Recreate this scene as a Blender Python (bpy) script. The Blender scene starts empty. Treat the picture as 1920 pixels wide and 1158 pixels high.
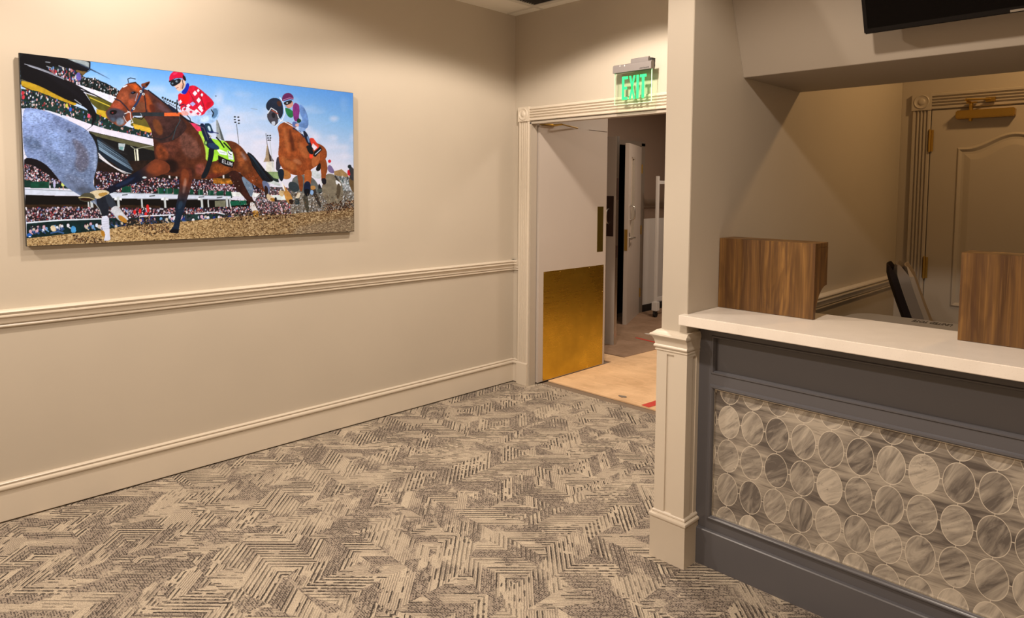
import bpy, bmesh, math, random
import numpy as np
from mathutils import Matrix, Vector

S = bpy.context.scene
COL = S.collection
PI = math.pi

# ------------------------------------------------------------------ camera
cam_d = bpy.data.cameras.new('camera'); cam = bpy.data.objects.new('camera', cam_d); COL.objects.link(cam)
yaw, pitch, roll = 0.783476, -0.063238, 0.0067362
F = Vector((-math.sin(yaw)*math.cos(pitch), math.cos(yaw)*math.cos(pitch), math.sin(pitch)))
R_ = Vector((math.cos(yaw), math.sin(yaw), 0)); U_ = R_.cross(F)
R2 = R_*math.cos(roll)+U_*math.sin(roll); U2 = -R_*math.sin(roll)+U_*math.cos(roll)
cam.matrix_world = Matrix(((R2.x, U2.x, -F.x, 3.79957), (R2.y, U2.y, -F.y, 0.0), (R2.z, U2.z, -F.z, 1.54917), (0, 0, 0, 1)))
cam_d.sensor_width = 36; cam_d.lens = 1269.416/1920*36
cam_d.shift_y = -(579-434.444)/1920
cam_d.clip_start = 0.05
S.camera = cam

# ------------------------------------------------------------------ view, world, ceiling lamps
S.view_settings.view_transform = 'Standard'; S.view_settings.look = 'None'
S.view_settings.gamma = 1; S.view_settings.exposure = 0.0; S.view_settings.use_curve_mapping = False
W = bpy.data.worlds.new('world'); S.world = W; W.use_nodes = True
W.node_tree.nodes['Background'].inputs[0].default_value = (1.0, 0.64, 0.35, 1)
W.node_tree.nodes['Background'].inputs[1].default_value = 0.40
WARM = (1.0, 0.86, 0.72)

def spot(name, loc, power, angle=140, blend=0.35, size=0.06, color=WARM):
    l = bpy.data.lights.new(name, 'SPOT'); l.energy = power; l.color = color
    l.spot_size = math.radians(angle); l.spot_blend = blend; l.shadow_soft_size = size
    o = bpy.data.objects.new(name, l); o.location = loc; COL.objects.link(o); return o
def area(name, loc, power, sx, sy, color=WARM, rot=(0, 0, 0)):
    l = bpy.data.lights.new(name, 'AREA'); l.energy = power; l.color = color; l.shape = 'RECTANGLE'; l.size = sx; l.size_y = sy
    o = bpy.data.objects.new(name, l); o.location = loc; o.rotation_euler = rot; COL.objects.link(o); return o
spot('ceiling_lamp_picture', (0.92, 1.00, 2.86), 90, 167, .14)
spot('ceiling_lamp_exit', (1.40, 2.86, 2.86), 118, 153, .20)
spot('ceiling_lamp_counter', (2.95, 1.06, 2.86), 125, 152, .2)
spot('ceiling_lamp_near_left', (0.92, -0.80, 2.86), 142, 152, .2)
spot('ceiling_lamp_near_right', (2.95, -0.80, 2.86), 78, 152, .2)
spot('ceiling_lamp_office', (3.5, 4.35, 2.86), 38, 150, .2, color=(1.0, 0.60, 0.25))
area('ceiling_lamp_corridor', (1.3, 4.75, 2.72), 14, 0.3, 0.3)
area('ceiling_lamp_corridor_far', (0.5, 6.3, 2.65), 30, 0.4, 0.4, color=(1.0, 0.80, 0.62))

# ------------------------------------------------------------------ node helper
class E:
    """one scalar socket in a node tree, with arithmetic"""
    def __init__(s, t, v): s.t = t; s.v = v
    def m(s, op, *o, clamp=False):
        n = s.t.nodes.new('ShaderNodeMath'); n.operation = op; n.use_clamp = clamp
        for i, a in enumerate((s,)+o):
            if isinstance(a, E): s.t.links.new(a.v, n.inputs[i])
            else: n.inputs[i].default_value = a
        return E(s.t, n.outputs[0])
    def __add__(s, o): return s.m('ADD', o)
    __radd__ = __add__
    def __sub__(s, o): return s.m('SUBTRACT', o)
    def __rsub__(s, o): return (s*-1)+o
    def __mul__(s, o): return s.m('MULTIPLY', o)
    __rmul__ = __mul__
    def __truediv__(s, o): return s.m('DIVIDE', o)
    def floor(s): return s.m('FLOOR')
    def fract(s): return s.m('FRACT')
    def abs(s): return s.m('ABSOLUTE')
    def lt(s, o): return s.m('LESS_THAN', o)
    def gt(s, o): return s.m('GREATER_THAN', o)
    def ramp(s, a, b):
        n = s.t.nodes.new('ShaderNodeMapRange'); s.t.links.new(s.v, n.inputs[0])
        n.inputs[1].default_value = a; n.inputs[2].default_value = b; return E(s.t, n.outputs[0])

class Mat:
    def __init__(s, name, color=(.5, .5, .5), rough=.5, metal=0, spec=.5):
        s.m = bpy.data.materials.new(name); s.m.use_nodes = True; s.t = s.m.node_tree
        s.b = s.t.nodes['Principled BSDF']
        s.b.inputs['Base Color'].default_value = (*color, 1); s.b.inputs['Roughness'].default_value = rough
        s.b.inputs['Metallic'].default_value = metal; s.b.inputs['Specular IOR Level'].default_value = spec
    def coords(s, kind='Object'):
        n = s.t.nodes.new('ShaderNodeTexCoord'); x = s.t.nodes.new('ShaderNodeSeparateXYZ')
        s.t.links.new(n.outputs[kind], x.inputs[0]); return tuple(E(s.t, x.outputs[i]) for i in range(3))
    def vec(s, x, y, z=0.0):
        n = s.t.nodes.new('ShaderNodeCombineXYZ')
        for i, a in enumerate((x, y, z)):
            if isinstance(a, E): s.t.links.new(a.v, n.inputs[i])
            else: n.inputs[i].default_value = a
        return n.outputs[0]
    def noise(s, vec, scale=5, detail=3, rough=.5, dist=0):
        n = s.t.nodes.new('ShaderNodeTexNoise'); n.inputs['Scale'].default_value = scale
        n.inputs['Detail'].default_value = detail; n.inputs['Roughness'].default_value = rough
        n.inputs['Distortion'].default_value = dist
        if vec is not None: s.t.links.new(vec, n.inputs['Vector'])
        return E(s.t, n.outputs[0])
    def white(s, vec):
        n = s.t.nodes.new('ShaderNodeTexWhiteNoise'); s.t.links.new(vec, n.inputs['Vector']); return E(s.t, n.outputs['Value'])
    def mix(s, f, a, b):
        n = s.t.nodes.new('ShaderNodeMix'); n.data_type = 'RGBA'
        for i, v in ((0, f), (6, a), (7, b)):
            if isinstance(v, E): s.t.links.new(v.v, n.inputs[i])
            elif isinstance(v, bpy.types.NodeSocket): s.t.links.new(v, n.inputs[i])
            elif isinstance(v, tuple): n.inputs[i].default_value = (*v, 1)
            else: n.inputs[i].default_value = v
        return n.outputs[2]
    def color(s, sock): s.t.links.new(sock, s.b.inputs['Base Color']); return s
    def rough(s, e): s.t.links.new(e.v, s.b.inputs['Roughness']); return s
    def bump(s, e, strength=.2, dist=.002):
        n = s.t.nodes.new('ShaderNodeBump'); n.inputs['Strength'].default_value = strength; n.inputs['Distance'].default_value = dist
        s.t.links.new(e.v, n.inputs['Height']); s.t.links.new(n.outputs[0], s.b.inputs['Normal']); return s

def srgb(r, g, b):
    f = lambda c: (c/255)/12.92 if c/255 <= .04045 else ((c/255+.055)/1.055)**2.4
    return (f(r), f(g), f(b))

def paint(name, col, rough=.55, grain=350, st=.12, spec=.4):
    m = Mat(name, col, rough, spec=spec); x, y, z = m.coords('Object')
    v = m.vec(x, y, z); n = m.noise(v, grain, 2)
    big = m.noise(v, 2.2, 2)
    m.color(m.mix(big.ramp(.3, .7), col, tuple(c*.965 for c in col)))
    m.bump(n, st, .0006); return m.m

WALL = (.515, .455, .375); TRIM = (.66, .585, .485)
m_wall = paint('wall paint beige', WALL)
m_trim = paint('trim paint semi gloss', TRIM, .27, 60, .03, .5)
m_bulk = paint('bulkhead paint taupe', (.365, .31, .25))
m_ceil = paint('ceiling tile', (.84, .81, .74), .9, 120, .5)
m_doorp = paint('door paint taupe', (.44, .385, .32), .4, 50, .04)
m_doorl = paint('door paint pale', (.50, .44, .39), .4, 50, .04)
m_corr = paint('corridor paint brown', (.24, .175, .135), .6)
m_white = paint('white laminate', (.66, .64, .62), .4, 40, .04)
m_dark = Mat('dark void', (.012, .011, .011), .8).m  # darkness of the unlit room behind the far doors, put into its wall colour
m_steel = Mat('brushed steel', (.55, .53, .50), .32, 1).m
m_alu = paint('satin aluminium', (.20, .18, .175), .45, 400, .05)
m_black = Mat('black plastic', (.006, .005, .005), .22, spec=.25).m
m_blackm = Mat('black matt', (.015, .013, .013), .6).m
m_blackp = Mat('brown push plate', (.04, .022, .018), .35).m
m_slate = paint('counter paint slate', (.110, .107, .118), .27, 80, .03, .5)
m_edge = Mat('edge chrome strip', (.75, .72, .66), .25, 1).m

def brass_mat(name, col, rough, streak=True):
    m = Mat(name, col, rough, 1); x, y, z = m.coords('Object')
    n = m.noise(m.vec(x*3, y*3, z*140), 1, 3); k = m.noise(m.vec(x, y, z), 3.5, 4, .6)
    m.color(m.mix(k.ramp(.3, .75), col, tuple(c*.72 for c in col)))
    m.rough(k.ramp(.2, .8)*.18+n.ramp(.3, .7)*.06+(rough-.08)); return m.m
m_brass = brass_mat('brass plate', (.66, .455, .060), .26)
m_gold = brass_mat('gold hardware', (.62, .40, .10), .30)

# ------------------------------------------------------------------ mesh helper
class MB:
    def __init__(s): s.v = []; s.f = []
    def add(s, vs, fs):
        b = len(s.v); s.v += [tuple(p) for p in vs]; s.f += [tuple(i+b for i in f) for f in fs]; return s
    def box(s, x0, x1, y0, y1, z0, z1):
        return s.add([(x0, y0, z0), (x1, y0, z0), (x1, y1, z0), (x0, y1, z0), (x0, y0, z1), (x1, y0, z1), (x1, y1, z1), (x0, y1, z1)],
                     [(3, 2, 1, 0), (4, 5, 6, 7), (0, 1, 5, 4), (1, 2, 6, 5), (2, 3, 7, 6), (3, 0, 4, 7)])
    def prism(s, pts, fn, a, b):
        """pts: closed 2-D outline; fn(p, q, t) -> 3-D; extruded from t=a to t=b"""
        n = len(pts); vs = [fn(p, q, a) for p, q in pts]+[fn(p, q, b) for p, q in pts]
        fs = [(i, (i+1) % n, (i+1) % n+n, i+n) for i in range(n)]+[tuple(range(n))[::-1], tuple(range(n, 2*n))]
        return s.add(vs, fs)
    def cyl(s, p0, p1, r0, r1=None, n=20):
        r1 = r0 if r1 is None else r1
        p0 = Vector(p0); p1 = Vector(p1); d = (p1-p0).normalized(); a = d.orthogonal().normalized(); b = d.cross(a)
        vs = [p0+(a*math.cos(2*PI*i/n)+b*math.sin(2*PI*i/n))*r0 for i in range(n)]+[p1+(a*math.cos(2*PI*i/n)+b*math.sin(2*PI*i/n))*r1 for i in range(n)]
        return s.add(vs, [(i, (i+1) % n, (i+1) % n+n, i+n) for i in range(n)]+[tuple(range(n))[::-1], tuple(range(n, 2*n))])
    def tube(s, pts, r, n=10):
        pts = [Vector(p) for p in pts]; vs = []; prev = None
        for i, p in enumerate(pts):
            d = (pts[min(i+1, len(pts)-1)]-pts[max(i-1, 0)]).normalized()
            a = d.orthogonal().normalized() if prev is None else (prev-d*prev.dot(d)).normalized()
            prev = a; b = d.cross(a); vs += [p+(a*math.cos(2*PI*k/n)+b*math.sin(2*PI*k/n))*r for k in range(n)]
        fs = [(i*n+k, i*n+(k+1) % n, (i+1)*n+(k+1) % n, (i+1)*n+k) for i in range(len(pts)-1) for k in range(n)]
        fs += [tuple(range(n))[::-1], tuple(range((len(pts)-1)*n, len(pts)*n))]
        return s.add(vs, fs)
    def lathe(s, prof, fn, n=32):
        """prof: (radius, height) list; fn(a, b, h) -> 3-D"""
        vs = []
        for r, h in prof: vs += [fn(r*math.cos(2*PI*k/n), r*math.sin(2*PI*k/n), h) for k in range(n)]
        fs = [(i*n+k, i*n+(k+1) % n, (i+1)*n+(k+1) % n, (i+1)*n+k) for i in range(len(prof)-1) for k in range(n)]
        fs += [tuple(range(n))[::-1], tuple(range((len(prof)-1)*n, len(prof)*n))]
        return s.add(vs, fs)
    def build(s, name, mat, parent=None, bevel=0, smooth=False, seg=2, rel=None):
        me = bpy.data.meshes.new(name)
        off = Vector((0, 0, 0))
        if parent is not None and rel is None: off = Vector(parent.get('base', (0, 0, 0)))
        me.from_pydata([Vector(p)-off for p in s.v], [], s.f); me.update()
        bm = bmesh.new(); bm.from_mesh(me); bmesh.ops.recalc_face_normals(bm, faces=bm.faces)
        if bevel:
            es = [e for e in bm.edges if len(e.link_faces) == 2 and e.calc_face_angle(0) > .5]
            bmesh.ops.bevel(bm, geom=es, offset=bevel, segments=seg, affect='EDGES', clamp_overlap=True)
        bm.to_mesh(me); bm.free()
        if mat: me.materials.append(mat)
        if smooth:
            me.polygons.foreach_set('use_smooth', [True]*len(me.polygons))
            me.set_sharp_from_angle(angle=math.radians(38))
        o = bpy.data.objects.new(name, me); COL.objects.link(o)
        if parent is not None: o.parent = parent
        return o
def box(*a): return MB().box(*a)

def thing(name, label, cat, base, group=None):
    o = bpy.data.objects.new(name, None); COL.objects.link(o); o.empty_display_size = .1
    o.location = base; o['base'] = list(base); o['label'] = label; o['category'] = cat
    if group: o['group'] = group
    return o
def tag(o, label, cat, group=None):
    o['label'] = label; o['category'] = cat
    if group: o['group'] = group
    return o
def struct(o): o['kind'] = 'structure'; return o
def root(name, base):
    o = bpy.data.objects.new(name, None); COL.objects.link(o); o.location = base; o['base'] = list(base); o['kind'] = 'structure'; return o

# ================================================================== SETTING
H = 2.9; D = 3.836; XP = 2.393; YO = 5.16; XW = 2.272      # ceiling, back wall, partition face, office wall, partition far face
XR = 5.6; YB = -2.2

# ---- carpet
def carpet():
    m = Mat('patterned carpet', (.4, .35, .28), .95, spec=.08); x, y, z = m.coords('Object')
    v = m.vec(x, y, 0.0)
    fuzz = m.noise(v, 330, 2, .75); fuzz2 = m.noise(v, 125, 2, .7)
    wx = (m.noise(v, 70, 1)-.5)*.006; wy = (m.noise(m.vec(y, x, 5.0), 70, 1)-.5)*.006
    x1 = x+wx; y1 = y+wy
    pitch = .0272
    # nested zigzags; blocks shift them sideways, groups of lines share one character
    bx = (x/.83).floor(); by = (y/.61+bx*.37).floor(); sh = m.white(m.vec(bx, by, 3.0))
    def chev(a, b, width, seed):
        s = (b+(a+sh*.3).m('PINGPONG', width))/pitch; c = ((a+sh*.3)/width).floor()
        return s, c
    s1, c1 = chev(x1, y1, .170, 0); s2, c2 = chev(y1+.05, x1, .150, 1)
    pick = m.noise(m.vec(x, y, 4.0), 2.8, 1.0).gt(.54); ip = 1-pick
    s = s1*ip+s2*pick; cc = c1*ip+c2*pick
    parity = (cc*.5).fract().gt(.25)                                  # +45 or -45 degree run
    par = parity*ip+(1-parity)*pick
    al = (x1+y1)*par+(x1-y1)*(1-par)                                  # distance along the run
    idx = s.floor(); fr = s.fract(); fe = fr+(fuzz-.5)*.40
    grp = m.white(m.vec((s/4.0).floor(), cc, by*.77+bx)); 
    seg = m.white(m.vec(idx, (al/.055+idx*.37).floor(), cc)); seg2 = m.white(m.vec(idx+.5, (al/.021+idx*.61).floor(), cc)); seg3 = m.white(m.vec(idx*2.3, (al/.10+idx*.43).floor(), cc+7))
    lowf = m.noise(m.vec(x, y, 9.0), 4.2, 2, .55)
    strong = fe.lt(.40)*fe.gt(.02)*(seg*.42+lowf*1.0+grp*.30).gt(.80)
    f3 = (fr*2).fract()+(fuzz2-.5)*.5; thin = f3.lt(.46)*(seg3*.6+lowf*.5+(1-grp)*.5).gt(.66)
    dashes = fe.lt(.55)*seg2.gt(.60)*grp.gt(.78)
    # rows of flecks running across the room, in ragged bands
    ri = (y1/.0088+x1*5).floor(); rf = (y1/.0088+x1*5).fract()
    pat = m.noise(m.vec(x*.8+y*.35, (y/.03).floor()*.036, 15.0), 4.2, 3, .65)*.7+m.white(m.vec((s/3.0).floor(), cc, 5.0))*.30
    ch = m.white(m.vec((x1/.0105+ri*.37).floor(), ri, 1.0)); cf = (x1/.0105+ri*.37).fract()
    zone = pat.ramp(.515, .575)
    fleck = zone*((rf-.5).abs()*1.1+(cf-.5).abs()*.7+(fuzz-.5)*1.1).lt(.42)*ch.gt(.42)
    pale = m.noise(m.vec(x, y, 41.0), 3.4, 2, .5).ramp(.52, .60)
    base = m.mix(m.noise(m.vec(x, y, 21.0), 7, 3, .6).ramp(.3, .7), (.65, .555, .43), (.52, .44, .345))
    base = m.mix(zone*.60, base, (.27, .222, .19))
    base = m.mix(fuzz2.ramp(.47, .70)*.45, base, (.22, .18, .155))
    base = m.mix(thin*(1-pale*.6)*.62, base, (.13, .10, .088))
    base = m.mix(fleck*.92, base, (.040, .030, .033))
    base = m.mix(dashes*(1-zone)*.85, base, (.05, .038, .036))
    base = m.mix(strong*(1-pale*.45)*(1-zone*.35)*.95, base, (.034, .026, .026))
    base = m.mix(fuzz.ramp(.46, .30)*.85, base, (.07, .055, .048))
    base = m.mix(fuzz.ramp(.55, .68)*.60, base, (.84, .75, .61))
    m.color(base); m.bump(fuzz+fuzz2*.5-(strong*.4), .9, .004); return m.m
m_carpet = carpet()
struct(box(-.05, XR, YB, 3.95, -.05, 0).build('floor', m_carpet))
m_slab = paint('dusty slab', (.22, .165, .12), .85, 30, .3)
struct(box(-1.3, XW+.01, 3.95, 9.2, -.05, -.002).build('floor_corridor', m_slab))
struct(box(XW+.01, XR, 3.95, YO+.1, -.05, 0).build('floor_office', m_carpet))

# ---- walls
struct(box(-.15, 0, YB, D+.057, -.02, H+.05).build('wall_left', m_wall))
w = MB(); w.box(0, .182, D, D+.057, -.02, H); w.box(.182, 2.06, D, D+.057, 2.062, H); w.box(2.06, XW, D, D+.057, -.02, H)
struct(w.build('wall_back', m_wall))
struct(box(XW, XP, 2.42, YO, -.02, H+.02).build('wall_partition', m_wall, bevel=.002))
struct(box(XP, XR, YO, YO+.12, -.02, H+.02).build('wall_office', m_doorp))
struct(box(XR, XR+.1, 2.5, YO+.12, -.02, H+.05).build('wall_right', m_wall))
struct(box(.04, .15, D+.057, 4.85, -.02, 2.8).build('wall_recess', m_doorl))
w = MB(); w.box(-1.2, -1.05, 4.7, 5.44, -.02, 2.8); w.box(-1.2, -1.05, 5.44, 7.13, 2.11, 2.8); w.box(-1.2, -1.05, 7.13, 9.2, -.02, 2.8)
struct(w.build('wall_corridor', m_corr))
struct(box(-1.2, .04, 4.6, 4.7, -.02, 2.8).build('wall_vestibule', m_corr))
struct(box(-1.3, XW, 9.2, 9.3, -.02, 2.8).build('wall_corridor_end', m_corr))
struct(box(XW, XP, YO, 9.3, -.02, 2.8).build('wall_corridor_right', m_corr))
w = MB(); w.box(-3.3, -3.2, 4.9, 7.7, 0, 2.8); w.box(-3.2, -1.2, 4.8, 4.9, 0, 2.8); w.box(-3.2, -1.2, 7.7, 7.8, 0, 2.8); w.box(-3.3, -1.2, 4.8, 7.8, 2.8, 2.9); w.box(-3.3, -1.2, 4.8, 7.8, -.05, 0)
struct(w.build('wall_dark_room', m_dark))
struct(box(-1.3, XP, D+.057, 9.3, 2.8, 2.85).build('ceiling_corridor', m_ceil))

# ---- ceiling with tee grid; one cell is open for the vent
w = MB(); cx0, cx1, cy0, cy1 = .302, .888, 3.142, 3.728
w.box(-.05, cx0, YB, D, H, H+.04); w.box(cx1, XR, YB, YO+.1, H, H+.04); w.box(cx0, cx1, YB, cy0, H, H+.04); w.box(cx0, cx1, cy1, D, H, H+.04)
ceil = struct(w.build('ceiling', m_ceil))
m_tee = paint('tee bar white', (.66, .63, .57), .5, 20, .01)
w = MB()
for i in range(-1, 9):
    X = .29+.61*i
    if 0 < X < XR: w.box(X-.012, X+.012, YB, D if X < XW else YO, H-.0025, H+.001)
for j in range(0, 10):
    Y = 3.74-.61*j
    if Y > YB: w.box(0, XR, Y-.012, Y+.012, H-.003, H+.001)
struct(w.build('trim_1', m_tee))

# ---- the slanted bulkhead over the counter
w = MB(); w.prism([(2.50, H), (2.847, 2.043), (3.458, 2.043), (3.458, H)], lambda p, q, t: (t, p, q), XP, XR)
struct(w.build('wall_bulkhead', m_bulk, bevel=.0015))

# ---- mouldings
BASE = [(0, .009), (.017, .009), (.017, .142), (.0185, .1435), (.0185, .147), (.0155, .1485), (.0155, .151), (.022, .153), (.026, .158), (.0265, .164), (.024, .170),
        (.017, .173), (.014, .175), (.0135, .1785), (.0175, .180), (.0185, .184), (.016, .188), (.010, .190), (0, .190)]
RAIL = [(0, .904), (.010, .904), (.0155, .907), (.017, .912), (.015, .917), (.0115, .919), (.0115, .921), (.019, .922), (.0215, .926), (.0205, .934), (.021, .942), (.025, .949), (.033, .952),
        (.036, .955), (.036, .961), (.032, .964), (.030, .967), (.036, .970), (.039, .976), (.036, .983), (.028, .986), (0, .986)]
def mould(prof, kind, a, b, c, mb=None, sgn=1):
    """kind 'x': sits on plane x=c and projects +x*sgn, runs along y; 'y': on plane y=c, projects to -y*sgn, runs along x"""
    mb = mb or MB()
    if kind == 'x': mb.prism(prof, lambda p, q, t: (c+p*sgn, t, q), a, b)
    else: mb.prism(prof, lambda p, q, t: (t, c-p*sgn, q), a, b)
    return mb
struct(mould(BASE, 'x', YB, D, 0).build('baseboard_left', m_trim, smooth=True))
w = mould(RAIL, 'x', YB, D, 0); mould(RAIL, 'y', 0, .066, D, w); struct(w.build('trim_2', m_trim, smooth=True))
struct(mould(BASE, 'y', 0, .066, D).build('baseboard_back', m_trim, smooth=True))
struct(mould(BASE, 'x', 2.9, YO, XP).build('baseboard_office', m_trim, smooth=True))
w = mould(RAIL, 'x', 2.9, YO, XP); mould(RAIL, 'y', XP, 2.45, YO, w); struct(w.build('trim_3', m_trim, smooth=True))
w = MB(); mould(BASE, 'y', XP, 2.45, YO, w); struct(w.build('baseboard_office_back', m_trim))

# fluted casing: outline across its width (w, depth)
def flutes(width, depth, n=4, border=.014):
    pts = [(0, 0), (0, depth-.004), (.004, depth)]; inner = width-2*border; p = inner/n
    for i in range(n):
        c = border+p*(i+.5); r = p*.36
        pts.append((c-r, depth))
        for k in range(1, 6): pts.append((c-r*math.cos(PI*k/6), depth-.013*math.sin(PI*k/6)))
        pts.append((c+r, depth))
    pts += [(width-.004, depth), (width, depth-.004), (width, 0)]; return pts
def rosette(mb, x0, x1, z0, z1, yw, d):
    mb.box(x0, x1, yw-d, yw, z0, z1)
    cx, cz = (x0+x1)/2, (z0+z1)/2; r = (x1-x0)*.5
    mb.lathe([(r*.80, 0), (r*.80, .003), (r*.72, .006), (r*.64, .003), (r*.52, .0005), (r*.40, .001), (r*.34, .005), (r*.2, .008), (r*.05, .009)], lambda a, b, h: (cx+a, yw-d-h, cz+b), 40)
def casing(name, yw, x0, x1, wd, zt, right=True, mat=m_trim, dep=.024):
    """door casing on the plane y=yw round an opening x0..x1 (leg width wd, opening height zt)"""
    r = root(name, (x0, yw, 0))
    legs = [(x0-wd, x0)]+([(x1, x1+wd)] if right else [])
    for a, b in legs:
        mb = MB(); mb.prism(flutes(b-a, dep), lambda p, q, t: (a+p, yw-q, t), .172, zt); mb.build('casing_leg', mat, r, smooth=True)
        mb = MB(); mb.box(a-.002, b+.002, yw-dep-.010, yw, 0, .170); mb.prism([(0, 0), (dep+.010, 0), (dep+.003, .008), (0, .008)], lambda p, q, t: (t, yw-p, .170+q), a-.002, b+.002)
        mb.build('plinth_block', mat, r, bevel=.0015)
        mb = MB(); rosette(mb, a-.004, b+.004, zt, zt+wd+.002, yw, dep+.007); mb.build('corner_rosette', mat, r, smooth=True)
    mb = MB(); mb.prism(flutes(wd-.004, dep), lambda p, q, t: (t, yw-q, zt+.002+p), x0, x1 if right else x1+wd); mb.build('casing_head', mat, r, smooth=True)
    return r
casing('trim_4', D, .178, 2.05, .109, 2.071)
w = MB(); w.box(.176, .192, D-.012, D+.057, 0, 2.062); w.box(2.038, 2.052, D-.012, D+.057, 0, 2.062); w.box(.176, 2.052, D-.012, D+.057, 2.05, 2.066)
struct(w.build('trim_5', m_doorp))
casing('trim_6', YO, 2.572, 3.49, .108, 2.088, mat=m_doorp)

# ---- pilaster at the end of the partition
r = root('trim_7', (2.33, 2.42, 0))
PX0, PX1, PY0, PY1 = 2.262, 2.404, 2.408, 2.52
w = MB()
w.box(PX0+.003, PX1-.003, PY0+.003, PY1, 0, .90)                      # core
w.box(PX0, 2.310, PY0-.003, PY0+.003, .19, .8739); w.box(2.344, PX1, PY0-.003, PY0+.003, .19, .8739)
w.box(PX0, PX1, PY0-.0032, PY0+.003, .874, .90)
w.box(PX1-.003, PX1, PY0+.003, PY0+.042, .19, .8739); w.box(PX1-.003, PX1, PY0+.072, PY1, .19, .8739); w.box(PX1-.003, PX1+.0005, PY0+.003, PY1, .874, .90)
w.box(PX0, PX0+.003, PY0+.003, PY1, .19, .9)
w.build('pilaster_shaft', m_trim, r)
def collar(prof, z0, name, kr=1.0):
    """mitred moulding that wraps the three exposed sides; prof = (out, z)"""
    mb = MB(); n = len(prof); rings = []
    for (o, z) in prof:
        q = o*kr if o > 0 else o; rings.append([(PX0-o, PY1, z0+z), (PX0-o, PY0-o, z0+z), (PX1+q, PY0-o, z0+z), (PX1+q, PY1, z0+z)])
    vs = [p for g in rings for p in g]; fs = []
    for i in range(n-1):
        for k in range(3): fs.append((i*4+k, i*4+k+1, (i+1)*4+k+1, (i+1)*4+k))
    fs.append((0, 1, 2, 3)); fs.append(tuple((n-1)*4+k for k in (3, 2, 1, 0))); fs.append(tuple(i*4 for i in range(n))); fs.append(tuple(i*4+3 for i in range(n)))
    return mb.add(vs, fs).build(name, m_trim, r, smooth=True)
collar([(-.003, 0), (.012, 0), (.012, .168), (.0125, .170), (.009, .172), (.009, .175), (.015, .177), (.017, .183), (.015, .189), (.008, .192), (.0055, .195), (.008, .198), (.007, .203), (.001, .208), (-.003, .208)], 0, 'pilaster_base')
collar([(-.003, .885), (.004, .885), (.007, .888), (.007, .891), (.004, .894), (.004, .897), (.010, .899), (.012, .904), (.010, .909), (.007, .912), (.008, .920), (.011, .930), (.015, .938),
        (.017, .942), (.022, .945), (.025, .951), (.023, .957), (.015, .960), (.010, .964), (.003, .970), (-.012, .972)], 0, 'pilaster_cap', .25)

# ================================================================== DOORS
def hinge(mb, x, y, z, h=.1, r=.0065):
    mb.cyl((x, y, z), (x, y, z+h), r, n=12); mb.cyl((x, y, z-.006), (x, y, z), r*.7, n=10); mb.cyl((x, y, z+h), (x, y, z+h+.006), r*.7, n=10)
    mb.box(x-.012, x+.02, y+.004, y+.007, z, z+h)
# exit leaf, folded back against the recess
d1 = root('door_1', (.19, 3.9, 0))
box(.168, .213, 3.900, 4.762, .012, 2.045).build('door_leaf', m_doorl, d1, bevel=.002)
box(.213, .2145, 3.958, 4.737, .018, .895).build('kick_plate', m_brass, d1)
w = MB()
for k in range(5): 
    yy = 3.97+.1885*k
    for zz in (.03, .883): w.cyl((.2145, yy, zz), (.216, yy, zz), .004, .003, 8)
for k in range(1, 4):
    for yy in (3.97, 4.724): w.cyl((.2145, yy, .03+.21*k), (.216, yy, .03+.21*k), .004, .003, 8)
w.build('plate_screw', m_gold, d1)
box(.213, .2145, 4.640, 4.722, 1.012, 1.402).build('push_plate', brass_mat('dull brass', (.40, .33, .07), .3), d1)
w = MB(); w.tube([(.225, 4.02, 2.050), (.30, 4.06, 2.056)], .008); w.tube([(.30, 4.06, 2.056), (.21, 4.36, 2.052)], .006); w.box(.18, .245, 3.93, 4.07, 2.046, 2.060)
w.build('closer_arm', m_gold, d1)
box(.165, .2131, 4.51, 4.76, 2.045, 2.049).build('top_highlight', m_edge, d1)  # bright sliver added to stand in for a highlight along the leaf's top
# first leaf of the far pair, standing square to its wall
d2 = root('door_2', (-1.03, 5.43, 0))
box(-1.04, -.160, 5.410, 5.455, .004, 2.068).build('door_leaf', m_doorl, d2, bevel=.001)
box(-.162, -.157, 5.412, 5.453, .004, 2.068).build('door_edge', m_edge, d2)
w = MB(); w.box(-.157, -.155, 5.42, 5.445, 1.45, 1.66); w.box(-.157, -.155, 5.42, 5.445, .88, 1.0); w.build('latch_plate', m_blackp, d2)
box(-.278, -.184, 5.408, 5.41, 1.09, 1.487).build('push_plate', m_blackp, d2)
MB().tube([(-.243, 5.408, 1.215), (-.243, 5.385, 1.222), (-.243, 5.372, 1.24), (-.243, 5.368, 1.29), (-.243, 5.372, 1.335), (-.243, 5.385, 1.353), (-.243, 5.408, 1.36)], .008).build('pull_handle', m_steel, d2, smooth=True)
# second leaf of the far pair, ajar
P = Vector((-.665, 6.34)); Q = Vector((-.975, 7.04)); L3 = (Q-P).length; u3 = (Q-P).normalized(); n3 = Vector((u3.y, -u3.x))
def d3p(s, t, z): p = P+u3*s+n3*t; return (p.x, p.y, z)
def box3(s0, s1, t0, t1, z0, z1):
    return MB().add([d3p(s, t, z) for z in (z0, z1) for s, t in ((s0, t0), (s1, t0), (s1, t1), (s0, t1))],
                    [(3, 2, 1, 0), (4, 5, 6, 7), (0, 1, 5, 4), (1, 2, 6, 5), (2, 3, 7, 6), (3, 0, 4, 7)])
d3 = root('door_3', (Q.x, Q.y, 0))
w = box3(0, L3, -.045, 0, .004, 1.0); 
for g in (box3(0, .15, -.045, 0, 1.0, 1.92), box3(.31, L3, -.045, 0, 1.0, 1.92), box3(0, L3, -.045, 0, 1.92, 2.072)): w.add(g.v, g.f)
w.build('door_leaf', m_doorl, d3)
m_glass = Mat('dark door glass', (.05, .045, .04), .08).m
w = box3(.165, .295, -.028, -.02, 1.01, 1.905); w.build('window_glass', m_glass, d3)
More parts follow.
